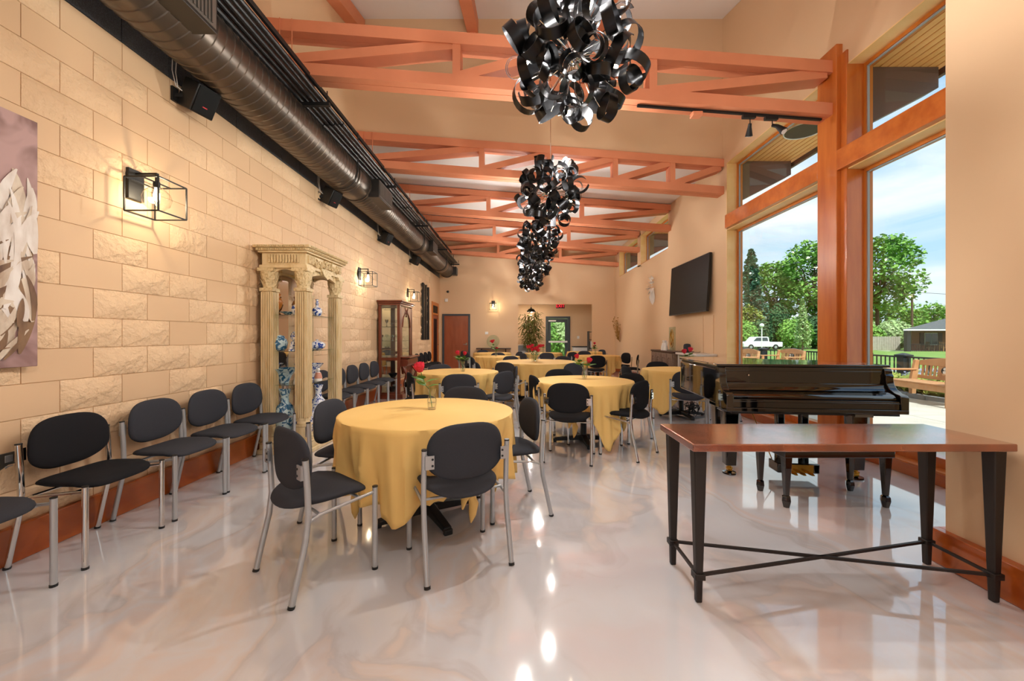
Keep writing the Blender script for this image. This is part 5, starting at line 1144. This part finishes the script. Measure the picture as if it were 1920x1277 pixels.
def bench(x, y, rz, label):
    W2 = .68; t = thing('garden_bench', label, 'bench', (x, y, -.035), rz, None)   # faces local -y
    for sx in (-1, 1):
        a = sx*W2
        obj('leg', MB().box((a-.04, -.30, 0), (a+.04, -.22, .62)), 'bench_tan', t, bevel=.006); obj('leg', MB().prism([(.20, 0), (.28, 0), (.36, .84), (.29, .84), (.19, .4)], 'x', a-.035, a+.035), 'bench_tan', t, bevel=.006)
        obj('armrest', MB().box((a-.05, -.34, .62), (a+.05, .30, .655)), 'bench_tan', t, bevel=.01)
    obj('seat_apron', MB().box((-W2+.04, -.28, .30), (W2-.04, -.25, .41)), 'bench_tan', t, bevel=.004)
    for k in range(5): obj('seat_slat', MB().box((-W2+.04, -.30+k*.105, .415), (W2-.04, -.205+k*.105, .44)), 'bench_tan', t, bevel=.004)
    cr_ = [(-W2+.04, .74)]+[(-W2+.04+(2*W2-.08)*k/14, .84+.07*math.sin(PI*k/14)) for k in range(15)]+[(W2-.04, .74)]
    Rb = Matrix.Translation((0, .26, 0)) @ Euler((-.12, 0, 0)).to_matrix().to_4x4()
    def bk(nm, mb): o = obj(nm, mb, 'bench_tan', t, bevel=.004); o.matrix_local = Rb; return o
    bk('crest_rail', MB().prism(cr_, 'y', 0, .035)); bk('lower_rail', MB().box((-W2+.04, 0, .46), (W2-.04, .035, .53)))
    for x_ in (-.56, -.47, -.38, -.29, .29, .38, .47, .56): bk('back_slat', MB().box((x_-.018, .004, .52), (x_+.018, .03, .76)))
    bk('centre_panel', MB().box((-.22, .002, .52), (.22, .032, .76)))
    o = bk('oval_plaque', MB().prism([(.14*math.cos(a), .655+.09*math.sin(a)) for a in [2*PI*k/28 for k in range(28)]], 'y', -.008, .002)); o.data.materials[0] = MATS['plaque_black']
    e_ = MB()
    for z_, w_ in ((.71, .05), (.685, .065), (.665, .045), (.63, .06), (.61, .05)): e_.box((.02, -.010, z_-.004), (.02+w_, -.008, z_+.004))
    e_.prism([(-.06+.035*math.cos(a), .69+.028*math.sin(a)) for a in [2*PI*k/10 for k in range(10)]], 'y', -.010, -.008); e_.prism([(-.09, .60), (-.03, .60), (-.02, .64), (-.06, .655), (-.10, .64)], 'y', -.010, -.008)
    o2 = obj('plaque_engraving', e_, 'white_ceramic', o); return t
bench(8.15, 7.95, D(-95), 'tan slatted garden bench with a black oval plaque, nearest the windows')
bench(9.2, 14.0, D(-92), 'tan garden bench in the far window, right of the close pair of railing posts')
bench(7.72, 14.05, D(-92), 'tan garden bench at the left edge of the far window, half hidden')
# soffit, fascia and tapered outriggers over the windows
sf = tag(obj('trim_6', MB().box((3.95, 1.0, 4.40), (4.88, 15.4, 4.52)), 'soffit_dark'), kind='structure')
pk = MB().prism([(.004, .022), (0, .012), (.005, 0), (.079, 0), (.084, .012), (.08, .022)], 'y', 0, 14.4).mesh('soffit_plank', 'plank_wood', 0)
for k in range(10): link('soffit_plank', pk, sf, (3.95+k*.0915, 1.0, 4.378))
tag(obj('fascia', MB().box((4.88, 1.0, 4.32), (4.93, 15.4, 4.55)), 'soffit_dark', sf))
for y, l in ((4.68, 'dark tapered roof bracket outside the near upper window'), (7.15, 'dark tapered roof bracket outside the far upper window'), (9.7, 'dark tapered roof bracket outside between the windows and the side clerestory'), (12.15, 'dark tapered roof bracket outside the first high side window'), (14.65, 'dark tapered roof bracket outside the farthest high side window')):
    tag(obj('roof_bracket', MB().prism([(3.952, 3.70), (4.80, 4.14), (4.80, 4.376), (3.952, 4.376)], 'y', y-.10, y+.10), 'soffit_dark', bevel=.004), l, 'bracket')
t = thing('round_reflection', 'round dark recess with a white rim, modelling a reflection in the far window', 'glass_reflection', (4.28, 6.0, 4.376))  # rim and disk model a round reflection in the window glass
obj('rim', MB().lathe([(.25, 0), (.262, -.012), (.268, 0)], 32), 'white_paint', t); obj('disk', MB().lathe([(.25, -.004), (.245, 0)], 32), 'screen_black', t)
# trees, built from leaf clusters on branching trunks
def tree(x, y, h, r, m, label, kind='round', seed=1, n=2600, ls=.42, crown=.30, grp=None):
    q = random.Random(seed); t = thing('conifer_tree' if kind == 'cone' else 'leafy_tree', label, 'tree', (x, y, gz(y)), 0, grp)
    tr = MB().tube([(0,0,0), (.1, 0, h*.35), (0, .1, h*(.9 if kind == 'cone' else .7))], [.03*h*.6, .02*h*.6, .006*h], 8); b = MB(); cl = []
    if kind == 'cone':
        for k in range(60): u = (k+.5)/60; a = k*2.4; rr = r*(1-u)**.8*q.uniform(.6, 1); cl.append((Vector((math.cos(a)*rr*.7, math.sin(a)*rr*.7, h*(.12+.88*u))), .30*r*(1-u*.7)))
    else:
        for k in range(34):
            d = fib(k, 34); d = (d+Vector((q.uniform(-.3,.3), q.uniform(-.3,.3), q.uniform(-.3,.3)))).normalized()
            cl.append((Vector((d.x*r*.72, d.y*r*.72, h*(crown+(1-crown)*.5)+d.z*h*(1-crown)*.40)), r*q.uniform(.22, .38)))
        for k in range(0, 34, 3): tr.tube([(0, .05, h*(.30+.01*k)), cl[k][0]*.6+Vector((0, 0, h*.2)), cl[k][0]], [.010*h, .006*h, .002*h], 5)
    for k in range(n):
        c_, cr2 = cl[q.randrange(len(cl))]; d = Vector((q.gauss(0,1), q.gauss(0,1), q.gauss(0,1))).normalized(); p = c_+d*cr2*q.uniform(.55, 1.05)*(1 if kind != 'cone' else 1)
        e1 = Vector((q.gauss(0,1), q.gauss(0,1), q.gauss(0,.6))).normalized(); e2 = e1.cross(Vector((q.gauss(0,.5), q.gauss(0,.5), 1))).normalized(); l_ = ls*q.uniform(.6, 1.3)
        b.add([p-e1*l_*.5, p+e2*l_*.4, p+e1*l_*.5, p-e2*l_*.4], [(0,1,2,3)])
    obj('trunk', tr, 'bark', t, smooth=60); tag(obj('foliage', b, m, t, smooth=0), kind='stuff'); return t
tree(40.7, 70, 17.1, 3.9, 'leaf_blue', 'tall bluish conifer at the left of the far window', 'cone', 1, 6000, .5)
tree(48.6, 76, 16.5, 5.2, 'leaf_mid', 'bright green spreading tree in the middle of the far window', 'round', 2, 5200, .62, .30)
tree(48.6, 66, 17.3, 5.6, 'leaf_mid', 'tall green tree directly left of the wooden window post', 'round', 3, 5600, .60, .28)
tree(59.0, 66, 18.4, 6.4, 'leaf_mid', 'large green tree directly right of the wooden window post', 'round', 4, 6400, .62, .34)
tree(37.9, 67, 6.9, 3.4, 'leaf_yellow', 'low yellow-green tree at the lower left of the far window', 'round', 5, 3200, .40, .2)
tree(68, 74, 8.2, 6.0, 'leaf_mid', 'low spreading tree behind the brick house roof, left of the utility pole', 'round', 6, 3600, .6, .3)
tree(86, 80, 8.6, 6.0, 'leaf_mid', 'rounded tree behind the brick house, at the right edge of the near window', 'round', 7, 3200, .7, .2)
bush(40.6, 62.5, 1.6, 7.2, 'leaf_dark', 'dark tall rounded evergreen in the middle of the far window', 'evergreen_shrub', 2600, ls=.32)
tree(31.9, 45, 5.9, 1.15, 'leaf_pale', 'pale slender young tree left of the wooden window post', 'cone', 9, 2600, .22)
for i, (x, y, r, h, m, l) in enumerate(((35.0, 63, 2.4, 4.6, 'leaf_mid', 'green hedge shrub behind the white pickup truck cab'), (39.0, 64, 2.6, 4.8, 'leaf_dark', 'green hedge shrub behind the white pickup truck bed'), (41.4, 60, 2.4, 4.8, 'leaf_mid', 'bright hedge shrub right of the pickup truck'), (46.0, 62, 3.0, 5.4, 'leaf_dark', 'dark hedge shrub beside the wooden window post'), (48.5, 56.5, 2.6, 3.6, 'leaf_mid', 'green shrub behind the paling fence, left'), (52.8, 56.5, 2.3, 4.2, 'leaf_pale', 'pale green shrub behind the paling fence, right'), (50.5, 60, 2.4, 5.6, 'leaf_pale', 'tall pale shrub directly right of the wooden window post'))):
    bush(x, y, r, h, m, l, 'hedge_shrub', 2400, ls=.36)
bush(33.0, 74, 3.2, 7.5, 'leaf_dark', 'dark tall shrub far behind the pickup truck', 'hedge_shrub', 1800, ls=.4)
for i, (x, y, m, l) in enumerate(((1.4, 20.5, 'leaf_mid', 'sunlit shrub outside the glass exit door, left'), (2.5, 21.0, 'leaf_pale', 'sunlit shrub outside the glass exit door, right'), (1.9, 22.5, 'leaf_mid', 'tall sunlit shrub behind the others outside the exit door'))):
    bush(x, y, .9, 2.4+.5*i, m, l, 'garden_shrub', 1500, ls=.13)
# pickup truck
t = thing('pickup_truck', 'white pickup truck parked beyond the patio in the far window', 'truck', (34.9, 58, gz(58)), D(0))
bd = MB().prism([(-2.75, .40), (-2.75, .95), (-2.6, 1.08), (-1.45, 1.18), (.95, 1.18), (.97, 1.10), (2.75, 1.10), (2.75, .42)], 'y', -.95, .95); obj('body', bd, 'truck_white', t, bevel=.05)
obj('cab', MB().prism([(-1.6, 1.1), (-1.0, 1.76), (-.8, 1.84), (.70, 1.84), (.86, 1.74), (.92, 1.1)], 'y', -.85, .85), 'truck_white', t, bevel=.04)
for s_ in (-.86, .86): obj('side_window', MB().prism([(-1.35, 1.22), (-.9, 1.70), (-.25, 1.72), (-.25, 1.22)], 'y', s_-.01, s_+.01).prism([(-.15, 1.22), (-.15, 1.72), (.62, 1.72), (.74, 1.22)], 'y', s_-.01, s_+.01), 'truck_glass', t)
for x in (-1.75, 1.75):
    for s_ in (-.88, .88): w_ = obj('wheel', MB().tube([(x, s_-.11, .38), (x, s_+.11, .38)], .38, 20), 'tyre', t); obj('hubcap', MB().tube([(x, s_-.12, .38), (x, s_+.12, .38)], .2, 14), 'silver', w_)
# lamp post, pole, fence, house
t = thing('lamp_post', 'white globe lamp post behind the pickup truck', 'lamp', (30.4, 50, gz(50))); obj('post', MB().tube([(0,0,0), (0,0,2.9)], .06, 8), 'white_paint', t); obj('globe', MB().ball((0,0,3.15), .26, 14), 'white_paint', t, smooth=60)
t = thing('utility_pole', 'wooden utility pole behind the brick house', 'pole', (63.8, 65, gz(65))); obj('pole', MB().tube([(0,0,0), (0,0,9.6)], [.18, .13], 8), 'bark', t); obj('crossarm', MB().box((-.3, -.1, 8.6), (.3, .1, 8.75)), 'bark', t)
tag(obj('power_line', MB().tube([(63.8, 65, 8.4), (75, 66, 7.9), (88, 67, 7.6)], .03, 4).tube([(63.8, 65, 8.4), (56, 63, 6.8), (44, 60, 6.0)], .03, 4), 'black_plastic'), 'thin power line running from the utility pole', 'wire')
z0 = -.50; t = thing('brick_house', 'low brick house with grey shingle roof and porch in the near window', 'house', (48, 48, z0))
obj('wall', MB().prism([(.5, 1.5), (14, 1.5), (14, 7.5), (7.5, 7.5)], 'z', 0, 2.6), 'far_brick', t)
obj('roof', MB().add([(-4.0, -2.2, 2.55), (16, -2.2, 2.55), (16, 8.5, 2.55), (7.5, 8.5, 2.55), (10, 3.5, 4.9), (14, 3.5, 4.9)], [(0,1,5,4), (1,2,5), (2,3,4,5), (3,0,4), (3,2,1,0)]), 'shingle', t, smooth=0)
obj('fascia_board', MB().box((-4.05, -2.25, 2.42), (16, -2.18, 2.57)), 'white_paint', t); obj('porch_slab', MB().box((-3.8, -2.1, -.15), (14, 1.5, 0)), 'concrete', t)
for x in (-3.1, 3.6): obj('porch_post', MB().box((x-.22, -1.9, 0), (x+.22, -1.5, 2.5)), 'fence_black', t)
w_ = obj('window', MB().box((2.1, 1.44, .7), (3.7, 1.50, 2.2)), 'white_paint', t)
for x in (2.15, 2.93): obj('pane', MB().box((x, 1.41, .76), (x+.72, 1.44, 2.14)), 'truck_glass', w_)
for x in (1.5, 3.75): obj('shutter', MB().box((x, 1.42, .7), (x+.5, 1.5, 2.2)), 'black_plastic', t)
pr = MB().box((-3.0, -1.85, .85), (14, -1.81, .9))
for k in range(86): pr.box((-3.0+.2*k, -1.845, 0), (-2.975+.2*k, -1.815, .87))
tag(obj('porch_railing', pr, 'fence_black', t), kind='stuff')
def rocker(x, m, label, w_=.6):
    t = thing('porch_chair', label, 'chair', (48+x, 47.4, z0)); obj('seat', MB().box((-w_/2, -.25, .38), (w_/2, .25, .43)), m, t)
    for k in range(5): obj('back_slat', MB().box((-w_/2+.03+k*w_*.19, .22, .43), (-w_/2+.09+k*w_*.19, .26, 1.1)), m, t)
    for sx in (-1, 1):
        for y in (-.22, .22): obj('leg', MB().box((sx*w_/2-.03, y-.03, 0), (sx*w_/2+.03, y+.03, .62 if y < 0 else .45)), m, t)
        obj('armrest', MB().box((sx*w_/2-.04, -.28, .60), (sx*w_/2+.04, .25, .64)), m, t)
rocker(2.6, 'bench_tan', 'tan wooden chair on the porch below the house window', 1.2); rocker(.6, 'bark', 'dark chair on the porch left of the house window'); rocker(5.4, 'white_paint', 'white chair on the porch at the right edge of the near window')
b = MB(); t = thing('paling_fence', 'pale weathered wooden paling fence behind the lawn', 'fence', (42.3, 53.5, gz(53.5)))
for k in range(56): b.box((k*.155, .012*(k % 2), 0), (k*.155+.128, .012*(k % 2)+.03, 1.82+.03*math.sin(k*2.1)))
tag(obj('pales', b, 'fence_wood', t, smooth=0), kind='stuff'); obj('back_rail', MB().box((0, .03, .4), (8.7, .08, .5)).box((0, .03, 1.4), (8.7, .08, 1.5)), 'fence_wood', t)
# move each origin-based thing's empty to the middle of its base, keeping its parts where they are
bpy.context.view_layer.update()
for o in list(C.objects):
    if o.type == 'EMPTY' and o.parent is None and o.location.length < 1e-6:
        pts = [ch.matrix_world @ Vector(c_) for ch in o.children for c_ in ch.bound_box]
        lo_ = Vector([min(p[i] for p in pts) for i in range(3)]); hi_ = Vector([max(p[i] for p in pts) for i in range(3)])
        bs = Vector(((lo_.x+hi_.x)/2, (lo_.y+hi_.y)/2, lo_.z)); o.location = bs
        for ch in o.children: ch.location = ch.location-bs
